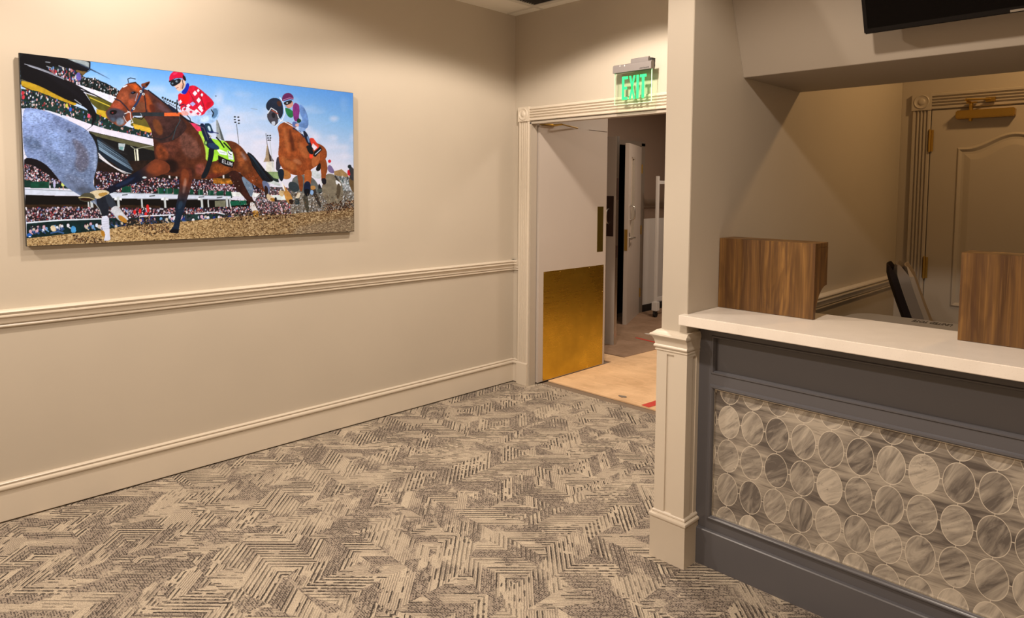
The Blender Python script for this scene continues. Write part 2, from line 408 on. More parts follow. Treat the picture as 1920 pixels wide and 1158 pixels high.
w = MB()
for g in (box3(.145, .165, -.04, .008, .985, 1.925), box3(.295, .315, -.04, .008, .985, 1.925), box3(.145, .315, -.04, .008, .985, 1.005), box3(.145, .315, -.04, .008, 1.905, 1.925)): w.add(g.v, g.f)
w.build('window_frame', m_doorp, d3)
MB().tube([d3p(.10, t, z) for t, z in ((0, 1.205), (.03, 1.21), (.05, 1.225), (.055, 1.29), (.05, 1.35), (.03, 1.365), (0, 1.37))], .009).build('pull_handle', m_steel, d3, smooth=True)
w = MB(); w.cyl(d3p(.075, 0, 1.0), d3p(.075, .045, 1.0), .012); w.tube([d3p(.075, .045, 1.0), d3p(.17, .05, 1.0)], .008); w.add(*(lambda g: (g.v, g.f))(box3(.05, .10, 0, .004, .90, 1.06)))
w.build('lever_handle', m_steel, d3)
box3(-.003, 0, -.04, -.005, .86, 1.1).build('latch_plate', m_gold, d3)
w = MB()
for z in (.22, 1.0, 1.75): q = d3p(L3+.012, .006, z); w.cyl(q, (q[0], q[1], z+.11), .009, n=12)
w.build('hinge', m_gold, d3)
w = MB(); w.box(-1.06, -1.00, 7.075, 7.15, 0, 2.12); w.box(-1.06, -1.00, 5.38, 5.405, 0, 2.12); w.box(-1.06, -1.00, 5.38, 7.15, 2.085, 2.14)
struct(w.build('trim_8', paint('steel frame paint', (.20, .165, .135), .45)))
# items on the corridor wall beyond
struct(box(-1.05, -1.035, 7.16, 9.2, 1.325, 1.435).build('trim_9', paint('bumper rail brown', (.22, .17, .13), .5)))
struct(box(-1.05, -1.043, 7.2, 9.2, .09, 1.185).build('trim_10', m_white))
struct(box(-1.05, -1.03, 7.16, 9.2, 0, .09).build('baseboard_corridor', m_blackm))

# office door: arched raised panel
d4 = root('door_4', (3.03, YO, 0))
DX0, DX1 = 2.578, 3.484; yd = YO-.002
box(DX0, DX1, yd-.012, YO, .012, 2.082).build('door_leaf', m_doorp, d4)
def arch_outline(x0, x1, zb, zs, zp, n=40, inset=0):
    x0 += inset; x1 -= inset; zb += inset; cx = (x0+x1)/2; hw = (x1-x0)/2
    pts = [(x0, zb), (x1, zb)]
    for k in range(n+1):
        t = 1-2*k/n; a = abs(t)
        e = math.cos(min(1, a/.86)*PI)*.5+.5
        pts.append((cx+t*hw, zs-inset+(zp-zs)*e))
    return pts
def ring_panel(outs, ys):
    mb = MB(); n = len(outs[0]); vs = []
    for o, y in zip(outs, ys): vs += [(x, y, z) for x, z in o]
    fs = [(i*n+k, i*n+(k+1) % n, (i+1)*n+(k+1) % n, (i+1)*n+k) for i in range(len(outs)-1) for k in range(n)]
    fs.append(tuple(range((len(outs)-1)*n, len(outs)*n))); return mb.add(vs, fs)
def panel(name, x0, x1, zb, zs, zp):
    ins = (0, .010, .014, .030, .040, .072, .078); dy = (0, .011, .011, -.0005, -.0005, .007, .008)
    mb = ring_panel([arch_outline(x0, x1, zb, zs, zp, inset=i) for i in ins], [yd-.012-d for d in dy]); mb.build(name, m_doorp, d4)
panel('raised_panel', 2.728, 3.334, .80, 1.835, 1.92)
panel('raised_panel', 2.728, 3.334, .17, .66, .66)
w = MB(); hinge(w, 2.574, yd-.026, 1.815, .14, .008); w.build('hinge', m_gold, d4, smooth=True)
w = MB(); hinge(w, 2.574, yd-.026, .975, .14, .008); w.build('hinge', m_gold, d4, smooth=True)
w = MB(); hinge(w, 2.574, yd-.026, .15, .14, .008); w.build('hinge', m_gold, d4, smooth=True)
cl = box(2.722, 3.030, yd-.072, yd-.012, 2.014, 2.066).build('door_closer', m_gold, d4, bevel=.006)
w = MB(); w.cyl((2.80, yd-.045, 2.066), (2.80, yd-.045, 2.118), .011); w.cyl((2.80, yd-.045, 1.998), (2.80, yd-.045, 2.014), .010); w.box(2.775, 2.83, yd-.058, yd-.030, 2.108, 2.118)
w.tube([(2.80, yd-.045, 2.114), (2.79, yd-.14, 2.122)], .007); w.tube([(2.79, yd-.14, 2.126), (2.90, yd-.04, 2.128)], .006); w.box(2.875, 2.925, yd-.045, yd-.028, 2.112, 2.140)
o = w.build('closer_arm', m_gold, cl, rel=1); o.location = [-c for c in d4['base']]

# ================================================================== FLOOR PROTECTION BEYOND THE EXIT
def board_mat(name, a, b, red=0):
    m = Mat(name, a, .8, spec=.15); x, y, z = m.coords('Object'); v = m.vec(x, y, z)
    n1 = m.noise(v, 3.2, 5, .62, .6); n2 = m.noise(v, 28, 3, .6); n3 = m.noise(m.vec(x*1.2, y*6, z), 5, 3)
    c = m.mix(n1.ramp(.32, .68), a, b); c = m.mix(n3.ramp(.55, .75)*.4, c, tuple(k*1.25 for k in a)); c = m.mix(n2.ramp(.62, .75)*.35, c, tuple(k*.55 for k in b))
    m.color(c); m.bump(n2, .2, .002); return m.m
t = MB().prism([(.216, 4.022), (XW-.01, 4.022), (XW-.01, 7.50), (.232, 5.605), (.198, 5.085), (-1.0, 5.05), (-1.0, 4.88), (.216, 4.88)], lambda p, q, t: (p, q, t), 0, .009).build('floor_board', board_mat('hardboard tan', (.80, .55, .33), (.60, .39, .22)))
tag(t, 'tan hardboard sheet laid on the corridor floor just past the carpet edge', 'floor board', 'boards covering the corridor floor')
mb = MB(); mb.prism([(-1.0, 5.075), (.20, 5.10), (.235, 5.62), (XW-.01, 7.51), (XW-.01, 9.1), (-1.0, 9.1)], lambda p, q, t: (p, q, t), 0, .012)
t = mb.build('floor_board', board_mat('hardboard dusty', (.33, .22, .15), (.24, .155, .10)))
tag(t, 'dusty brown board sheet further back, under the pair of ajar doors', 'floor board', 'boards covering the corridor floor')
m_red = Mat('red tape', (.55, .045, .03), .55).m
def strip(name, a, b, wd, z, label, mat):
    a = Vector(a); b = Vector(b); n = (b-a).normalized(); n = Vector((n.y, -n.x))*wd/2
    mb = MB(); pts = [a+n, a-n*.6, b-n, b+n*.9]; mb.prism([tuple(p) for p in pts], lambda p, q, t: (p, q, t), z, z+.0012)
    return tag(mb.build(name, mat), label, name.split('_')[-1])
strip('red_tape', (-.20, 5.86), (.16, 5.80), .038, .0125, 'red tape strip stuck on the dusty brown board', m_red)
strip('red_tape', (1.125, 4.035), (1.19, 4.60), .085, .0105, 'red tape strip on the tan board beside the post', m_red)
def scrap(cx, cy, z, r, seed, label, mat, cat='scrap', name='paper_scrap'):
    rnd = random.Random(seed); n = 9; pts = [(cx+r*(.5+rnd.random()*.7)*math.cos(2*PI*k/n)*1.5, cy+r*(.5+rnd.random()*.7)*math.sin(2*PI*k/n)) for k in range(n)]
    mb = MB(); mb.prism(pts, lambda p, q, t: (p, q, t), z, z+.003); return tag(mb.build(name, mat), label, cat)
m_paper = Mat('white paper', (.75, .72, .66), .8).m; m_grey = Mat('grey scrap', (.19, .16, .14), .8).m
scrap(-.20, 6.10, .0125, .032, 3, 'torn white paper scrap lying beyond the red tape', m_paper)
scrap(.89, 4.10, .0105, .022, 5, 'small grey leaf-like scrap near the carpet edge', m_grey, 'scrap', 'debris_flake')

def pt(u, v): return (u, v)
# white rolling rack at the end of the corridor
t = thing('rolling_rack', 'white upright of a wheeled rack at the corridor end, half hidden by the post', 'rack', (-.66, 7.0, 0))
for yy in (6.97, 7.42):
    box(-.72, -.685, yy, yy+.035, .16, 1.715).build('upright', m_white, t, bevel=.004)
    box(-.735, -.66, yy-.02, yy+.05, .09, .20).build('foot_block', m_white, t, bevel=.006)
    w = MB(); w.cyl((-.714, yy+.015, .046), (-.686, yy+.015, .046), .034, n=24); w.box(-.72, -.68, yy-.005, yy+.03, .05, .10); w.build('caster', m_blackm, t)
for zz in (1.62, .21): box(-.715, -.69, 7.005, 7.42, zz, zz+.04).build('crossbar', m_white, t)

# ================================================================== EXIT SIGN
t = thing('exit_sign', 'green edge-lit EXIT sign with grey housing on the wall above the open doorway', 'exit sign', (1.18, D, 2.1))
ys = 3.755
def round_bar(x0, x1, yc, hw, z0, z1, name, mat, par):
    pts = [(yc-hw, z0), (yc+hw, z0), (yc+hw, z1-hw)]+[(yc+hw*math.cos(PI*k/12), z1-hw+hw*math.sin(PI*k/12)) for k in range(1, 12)]+[(yc-hw, z1-hw)]
    mb = MB(); mb.prism(pts, lambda p, q, tt: (tt, p, q), x0, x1); return mb.build(name, mat, par, smooth=True)
hs = round_bar(1.022, 1.322, ys, .018, 2.327, 2.381, 'housing', m_alu, t)
round_bar(1.322, 1.3245, ys, .0182, 2.327, 2.382, 'end_cap', paint('sign end cap', (.16, .14, .12), .5), t)
round_bar(1.142, 1.278, ys+.030, .014, 2.345, 2.416, 'wall_bracket', m_alu, t)
box(1.145, 1.29, ys+.040, D, 2.355, 2.408).build('wall_canopy', m_blackm, t)
box(1.078, 1.083, ys-.0195, ys-.015, 2.366, 2.373).build('indicator_lens', m_white, t); box(1.115, 1.121, ys-.0195, ys-.015, 2.363, 2.373).build('indicator_lens', m_white, t)
# maker's mark: a short line of tiny dark letters
txt = bpy.data.curves.new('mark', 'FONT'); txt.body = 'LIGHTALARMS'; txt.size = .0115; txt.extrude = .0002; txt.align_x = 'CENTER'
def text_mesh(cu, name, mat, parent, loc, rot, sx=1.0):
    ob = bpy.data.objects.new('tmp', cu); COL.objects.link(ob); dg = bpy.context.evaluated_depsgraph_get()
    me = bpy.data.meshes.new_from_object(ob.evaluated_get(dg)); bpy.data.objects.remove(ob)
    M = Matrix.Translation(Vector(loc)-Vector(parent['base'])) @ rot.to_4x4() @ Matrix.Diagonal((sx, 1, 1, 1)); me.transform(M)
    me.materials.clear(); me.materials.append(mat); o = bpy.data.objects.new(name, me); COL.objects.link(o); o.parent = parent; return o
RX = Matrix.Rotation(PI/2, 3, 'X')
text_mesh(txt, 'maker_mark', m_black, t, (1.273, ys-.0185, 2.333), RX)
gm = Mat('clear acrylic', (.93, 1, .95), .03)
_tr = gm.t.nodes.new('ShaderNodeBsdfTransparent'); _tr.inputs[0].default_value = (.93, 1.0, .94, 1); _gl = gm.t.nodes.new('ShaderNodeBsdfGlossy'); _gl.inputs['Roughness'].default_value = .05
_fr = gm.t.nodes.new('ShaderNodeFresnel'); _fr.inputs[0].default_value = 1.25; _mx = gm.t.nodes.new('ShaderNodeMixShader'); gm.t.links.new(_fr.outputs[0], _mx.inputs[0]); gm.t.links.new(_tr.outputs[0], _mx.inputs[1]); gm.t.links.new(_gl.outputs[0], _mx.inputs[2])
gm.t.links.new(_mx.outputs[0], gm.t.nodes['Material Output'].inputs[0])
box(1.030, 1.318, ys-.003, ys+.003, 2.118, 2.327).build('acrylic_panel', gm.m, t)
def emis(name, col, st, base=(.1, .6, .25)):
    m = Mat(name, base, .4); m.b.inputs['Emission Color'].default_value = (*col, 1); m.b.inputs['Emission Strength'].default_value = st; return m.m
m_edgeglow = emis('lit acrylic edge', (.35, 1, .45), .75, (.6, .9, .65)); m_edgesoft = emis('soft lit acrylic edge', (.45, 1, .5), .35, (.6, .9, .65))
box(1.318, 1.3205, ys-.003, ys+.003, 2.118, 2.327).build('panel_edge', m_edgeglow, t)
w = MB(); w.box(1.030, 1.318, ys-.003, ys+.003, 2.1155, 2.118); w.box(1.0285, 1.030, ys-.003, ys+.003, 2.1155, 2.327); w.build('panel_edge', m_edgesoft, t)
m_let = emis('lit green lettering', (.015, 1.0, .18), 1.0, (.02, .5, .15))
LZ0, LZ1 = 2.146, 2.299
def letter(name, polys, x0, x1):
    mb = MB()
    for poly in polys: mb.prism([(x0+(x1-x0)*a, LZ0+(LZ1-LZ0)*b) for a, b in poly], lambda p, q, tt: (p, tt, q), ys-.0050, ys-.0032)
    return mb.build(name, m_let, t)
R = lambda a, b, c, d: [(a, c), (b, c), (b, d), (a, d)]
letter('letter_e', [R(0, .38, 0, 1), R(.38, .95, 0, .12), R(.38, .86, .44, .56), R(.38, 1, .88, 1)], 1.090, 1.137)
letter('letter_x', [[(0, 0), (.30, 0), (.62, .5), (1, 1), (.70, 1), (.38, .5)], [(.70, 0), (1, 0), (.62, .5), (.30, 1), (0, 1), (.38, .5)]], 1.146, 1.196)
letter('letter_i', [R(0, 1, 0, 1)], 1.205, 1.223)
letter('letter_t', [R(.31, .69, 0, .88), R(0, 1, .88, 1)], 1.232, 1.281)

# ================================================================== CEILING VENT
t = thing('ceiling_vent', 'square ceiling vent with dark louvres in the corner of the ceiling', 'vent', (.595, 3.435, H))
w = MB()
a0, a1, b0, b1 = cx0, cx1, cy0, cy1; f = .028
for q in ((a0, a1, b0, b0+f), (a0, a1, b1-f, b1), (a0, a0+f, b0+f, b1-f), (a1-f, a1, b0+f, b1-f)): w.box(*q, H-.006, H+.002)
w.build('vent_frame', m_tee, t, bevel=.001)
box(a0, a1, b0, b1, H+.05, H+.06).build('duct_backing', m_blackm, t)
m_louv = paint('louvre grey', (.10, .09, .085), .5)
for k in range(22):
    yy = b0+f+.012+k*.0242
    MB().add([(a0+f, yy, H-.002), (a1-f, yy, H-.002), (a1-f, yy+.014, H+.020), (a0+f, yy+.014, H+.020), (a0+f, yy+.002, H-.003), (a1-f, yy+.002, H-.003), (a1-f, yy+.016, H+.019), (a0+f, yy+.016, H+.019)],
             [(0, 1, 2, 3), (7, 6, 5, 4), (0, 4, 5, 1), (3, 2, 6, 7), (0, 3, 7, 4), (1, 5, 6, 2)]).build('louvre', m_louv, t)

# ================================================================== TELEVISION (on the slanted bulkhead)
t = thing('television', 'black flat television hanging on the slanted bulkhead above the counter', 'television', (3.5, 2.66, 2.4))
bd = Vector((0, -.3751, .9270)); bn = Vector((0, -.9270, -.3751)); b0v = Vector((0, 2.847, 2.043))     # up along the face, outward normal
def bp_(x, up, out): p = b0v+bd*up+bn*out; return (x, p.y, p.z)
def slab(x0, x1, u0, u1, o0, o1): 
    return MB().add([bp_(x, u, o) for o in (o0, o1) for x, u in ((x0, u0), (x1, u0), (x1, u1), (x0, u1))],
                    [(3, 2, 1, 0), (4, 5, 6, 7), (0, 1, 5, 4), (1, 2, 6, 5), (2, 3, 7, 6), (3, 0, 4, 7)])
TX0, TX1, TU0, TU1 = 2.926, 4.05, .128, .775
slab(TX0, TX1, TU0, TU1, .062, .100).build('casing', m_black, t, bevel=.004)
slab(TX0+.014, TX1-.014, TU0+.020, TU1-.014, .100, .1012).build('screen', Mat('television screen', (.002, .0015, .0015), .16, spec=.12).m, t)
slab(TX0+.30, TX1-.30, TU0+.15, TU1-.15, .0, .062).build('wall_mount', m_blackm, t)
slab(3.365, 3.44, TU0+.004, TU0+.011, .100, .1012).build('maker_badge', m_steel, t)

# ================================================================== COUNTER
CX0, CX1 = 2.404, 5.2; CY = 2.503
t = thing('reception_counter', 'dark grey panelled counter with an oval-tile front, standing behind the beige post', 'counter', (3.6, CY+.1, 0))
# face frame: stiles and rails round two openings
w = MB(); P1 = (2.458, 4.5, .803, .962); P2 = (2.466, 4.5, .206, .750)
def frame_face(mb, x0, x1, z0, z1, ops, ya, yb):
    zs = sorted({z0, z1, *[o[2] for o in ops], *[o[3] for o in ops]})
    for a, b in zip(zs, zs[1:]):
        op = [o for o in ops if o[2] <= a and o[3] >= b]
        if op: o = op[0]; mb.box(x0, o[0], ya, yb, a, b); mb.box(o[1], x1, ya, yb, a, b)
        else: mb.box(x0, x1, ya, yb, a, b)
frame_face(w, CX0, CX1, .10, 1.008, [P1, P2], CY, CY+.02); w.box(CX0, CX1, CY+.02, CY+.30, .0, 1.0)
w.build('cabinet_body', m_slate, t)
def inner_mould(name, op, prof, mat):
    """mitred moulding inside an opening; prof=(inset, outward)"""
    x0, x1, z0, z1 = op; mb = MB(); vs = []
    for i, o in prof: vs += [(x0+i, CY-o, z0+i), (x1-i, CY-o, z0+i), (x1-i, CY-o, z1-i), (x0+i, CY-o, z1-i)]
    fs = [(a*4+k, a*4+(k+1) % 4, (a+1)*4+(k+1) % 4, (a+1)*4+k) for a in range(len(prof)-1) for k in range(4)]
    return mb.add(vs, fs).build(name, mat, t, smooth=True)
inner_mould('panel_moulding', P1, [(-.001, -.004), (0, .001), (.003, .004), (.008, .004), (.011, -.003), (.013, -.012), (.013, -.019)], m_slate)
inner_mould('panel_moulding', P2, [(-.012, -.002), (-.010, .003), (-.006, .009), (0, .0105), (.004, .008), (.0065, .002), (.008, -.004), (.008, -.012)], m_slate)
inner_mould('edge_strip', P2, [(.0078, -.010), (.0078, -.004), (.0102, -.004), (.0102, -.012)], m_edge)
w = MB(); w.prism([(0, .0), (.016, .0), (.016, .148), (.013, .152), (.0, .153)], lambda p, q, tt: (tt, CY-p, q), CX0, CX1); w.build('toe_board', m_slate, t)
# slab under the counter lip
box(CX0, CX1, CY-.012, CY, .985, 1.008).build('top_rail', m_slate, t)
def tile_mat():
    m = Mat('marble oval tile', (.3, .26, .22), .30, spec=.5); x, y, z = m.coords('Object')
    # Object coordinates are relative to the counter base
    gx = (x+3.6-2.535)/.0987; gz = (z-.339)/.1393
    ix = (gx+.5).floor(); iz = (gz+.5).floor(); fx = (gx-ix)*.0987; fz = (gz-iz)*.1393
    ex = fx/.0445; ez = fz/.0655; d = (ex*ex+ez*ez).m('SQRT')
    inside = d.lt(1.0); ring = (d-1.0).abs().lt(.021)
    tickv = fx.abs().lt(.0011)*fz.abs().gt(.0655); tickh = fz.abs().lt(.0014)*fx.abs().gt(.0445)
    grout = (ring+tickv+tickh).m('MINIMUM', 1.0)
    rnd = m.white(m.vec(ix, iz, 1.0)); rnd2 = m.white(m.vec(ix, iz, 8.0))
    ang = (rnd*.9+.5)
    c, s_ = ang.m('COSINE'), ang.m('SINE')
    rx = fx*c+fz*s_; rz = fz*c-fx*s_
    veins = m.noise(m.vec(rx*7+ix*3.7, rz*34+iz*5.1, rnd*9), 1.0, 5, .62, .9)
    tone = (veins-.5)*2.6+rnd2*.70+.12
    oval = m.mix(tone.m('ADD', 0.0, clamp=True), (.13, .112, .100), (.54, .48, .40))
    sp = m.noise(m.vec(rx, rz, rnd*7), 70, 4, .7); oval = m.mix((sp.ramp(.60, .70)*rnd.lt(.35))*.5, oval, (.09, .075, .065))
    bg = m.noise(m.vec(x*2.4, z*17, 0.0), 1.0, 6, .62, 1.2); bg2 = m.noise(m.vec(x*5, z*5, 3.0), 1.0, 3)
    back = m.mix(((bg-.5)*3.0+(bg2-.5)*2.2+.48).m('ADD', 0.0, clamp=True), (.115, .098, .088), (.46, .405, .335))
    fine = m.noise(m.vec(x*6, z*90, 5.0), 1.0, 3, .6, .8); back = m.mix(fine.ramp(.57, .66)*.55, back, (.075, .062, .056))
    col = m.mix(inside, back, oval); col = m.mix(grout*.9, col, (.66, .59, .49))
    m.color(col); m.bump(grout*-1, .3, .001); return m.m
box(P2[0]+.006, P2[1]-.006, CY+.012, CY+.0195, P2[2]+.006, P2[3]-.006).build('tile_panel', tile_mat(), t)

m = Mat('quartz worktop', (.62, .53, .43), .28, spec=.5); x, y, z = m.coords(); v = m.vec(x, y, z); n = m.noise(v, 260, 3, .7); n2 = m.noise(v, 14, 3)
m.color(m.mix(n.ramp(.60, .72)*.5, m.mix(n2.ramp(.3, .7), (.86, .79, .71), (.81, .74, .66)), (.42, .34, .27)))
w = MB(); w.prism([(2.377, 2.377), (CX1, 2.377), (CX1, 2.835), (XP, 2.835), (XP, 2.4205), (2.377, 2.4205)], lambda p, q, tt: (p, q, tt), 1.009, 1.050)
tag(w.build('countertop', m.m, bevel=.002), 'cream stone countertop slab over the dark grey counter', 'countertop')

# work surface behind and the grey case on it
desk = thing('clerk_desk', 'low slate desk surface behind the counter carrying the grey case', 'desk', (3.3, 3.3, 0))
box(XP+.02, 4.3, 2.9, 3.75, .71, .749).build('desk_top', m_slate, desk)
box(XP+.02, 2.46, 2.9, 3.7, 0, .71).build('desk_side', m_slate, desk); box(4.24, 4.3, 2.9, 3.7, 0, .71).build('desk_side', m_slate, desk)
t = thing('terminal_case', 'low light grey case with black capital lettering behind the countertop', 'case', (2.95, 3.3, .75))
rc = .09; ox0, ox1, oy0, oy1 = 2.655, 3.62, 3.0, 3.598
pts = [(ox0, oy0), (ox1, oy0), (ox1, oy1)]+[(ox0+rc-rc*math.sin(a), oy1-.13+.13*math.cos(a)) for a in [k*PI/2/8 for k in range(9)]]
m_case = paint('grey case plastic', (.30, .28, .26), .5)
w = MB(); w.prism(pts, lambda p, q, tt: (p, q, tt), .75, .950); w.build('case_body', m_case, t, bevel=.006, smooth=True)
cu = bpy.data.curves.new('mark2', 'FONT'); cu.body = 'UNITED TOTE'; cu.size = .080; cu.extrude = .0003; cu.align_x = 'CENTER'; cu.offset = .002
text_mesh(cu, 'lettering', m_blackm, t, (3.000, 3.560, .9505), Matrix.Rotation(PI, 3, 'Z'), .31)

# ================================================================== WALNUT BOXES ON THE COUNTERTOP
def walnut():
    m = Mat('walnut laminate', (.2, .1, .05), .42, spec=.35); x, y, z = m.coords('Object')
    band = m.noise(m.vec(x*17, y*17, z*.8), 1.0, 2); ring = m.noise(m.vec(x*9, y*9, z*1.6), 1.0, 3, .5, 1.4)
    g = ((ring*34).m('SINE')*.5+.5); fib = m.noise(m.vec(x*260, y*260, z*5), 1.0, 3, .6); fib2 = m.noise(m.vec(x*90, y*90, z*2.4), 1.0, 3)
    c = m.mix(band.ramp(.36, .64), (.080, .035, .009), (.235, .118, .032))
    c = m.mix(g*.45, c, (.048, .020, .006)); c = m.mix(fib2.ramp(.45, .62)*.6, c, (.075, .033, .014)); c = m.mix(fib.ramp(.55, .75)*.4, c, (.27, .14, .045))
    m.color(c); m.bump(fib, .08, .0005); return m.m
m_wal = walnut()
def wbox(x0, x1, label):
    t = thing('walnut_box', label, 'wooden box', ((x0+x1)/2, 2.72, 1.05), 'walnut boxes on the countertop')
    y0, y1, z0, z1 = 2.665, 2.793, 1.051, 1.347
    prof = [(y0+.0185, z0), (y0+.020, z0)]
    # quarter cove at the lower back
    prof += [(y1-.110+.0, z0+.001)]
    for k in range(0, 13):
        a = PI/2*k/12; prof.append((y1-.110+.110*(1-math.cos(a)), z0+.125*math.sin(a)))
    prof += [(y1, z0+.128), (y1, z1-.0185), (y0+.0185, z1-.0185)]
    box(x0, x1, y0, y0+.018, z0, z1).build('front_panel', m_wal, t, bevel=.0008, seg=1)
    box(x0, x1, y0+.0182, y1, z1-.018, z1).build('top_panel', m_wal, t, bevel=.0008, seg=1)
    for a, b in ((x0, x0+.018), (x1-.018, x1)):
        MB().prism(prof, lambda p, q, tt: (tt, p, q), a, b).build('side_panel', m_wal, t)
    return t
wbox(2.3945, 2.795, 'walnut-veneer box against the beige wall on the countertop, cove cut at its back')
wbox(3.272, 3.68, 'walnut-veneer box at the right edge of the photo, in front of the office door')

# ================================================================== OFFICE CHAIR
t = thing('office_chair', 'beige upholstered chair with dark back shell seen edge-on behind the counter', 'chair', (2.98, 4.2, 0))
fd = Vector((.97, .25, 0)).normalized(); sd = Vector((-fd.y, fd.x, 0)); C0 = Vector((2.935, 4.22, 0))
def cp(f, s, z): p = C0+fd*f+sd*s; return (p.x, p.y, z)
m_fab = paint('beige vinyl', (.26, .20, .14), .5, 150, .2); m_fab2 = paint('grey tan vinyl', (.15, .115, .085), .55, 150, .2); m_shell = Mat('dark back shell', (.012, .007, .006), .7, spec=.1).m
def back_layer(name, f0, f1, zt, mat, hwid, zlo=.50):
    """leaning slab, f0/f1 = fore-aft range at the top"""
    rows = 14; mb = MB(); vs = []
    nx = 10
    for i in range(rows+1):
        tt = i/rows; z = zlo+(zt-zlo)*tt; lean = .235*(1-tt)**1.15*((zt-zlo)/.64)
        ww = hwid*(1-.12*tt) if tt < .9 else hwid*(1-.12*tt)*(1-((tt-.9)/.1)**2*.25)
        th0, th1 = f0, f1
        if tt > .9: k = ((tt-.9)/.1)**2; mid = (f0+f1)/2; th0 = f0+(mid-f0)*k*.75; th1 = f1+(mid-f1)*k*.75
        for (f, sg) in ((th0, 1), (th1, -1)):
            for j in range(nx+1):
                s = ww*(2*j/nx-1)*sg; bow = .03*(s/hwid)**2
                vs.append(cp(f+lean+bow-.33, s, z))
    n = 2*(nx+1); fs = [(i*n+k, i*n+(k+1) % n, (i+1)*n+(k+1) % n, (i+1)*n+k) for i in range(rows) for k in range(n)]
    fs += [tuple(range(n))[::-1], tuple(range(rows*n, (rows+1)*n))]
    return mb.add(vs, fs).build(name, mat, t, smooth=True)
back_layer('back_shell', 0, .032, 1.150, m_shell, .22)
back_layer('back_cushion', .0325, .088, 1.156, m_fab2, .225)
back_layer('back_front_pad', .0885, .112, 1.150, m_fab, .228)
w = MB(); w.add([cp(f, s, z) for z in (.44, .53) for f, s in ((-.20, -.24), (.27, -.24), (.27, .24), (-.20, .24))], [(3, 2, 1, 0), (4, 5, 6, 7), (0, 1, 5, 4), (1, 2, 6, 5), (2, 3, 7, 6), (3, 0, 4, 7)])
w.build('seat', m_fab, t, bevel=.03, smooth=True, seg=3)
MB().cyl(cp(0, 0, .09), cp(0, 0, .44), .03).build('gas_column', m_blackm, t)
for k in range(5):
    a = 2*PI*k/5; MB().tube([cp(0, 0, .11), cp(.28*math.cos(a), .28*math.sin(a), .075)], .018).build('base_arm', m_blackm, t)
    q = cp(.28*math.cos(a), .28*math.sin(a), .03); MB().cyl((q[0]-.015, q[1], .03), (q[0]+.015, q[1], .03), .03).build('caster', m_blackm, t)

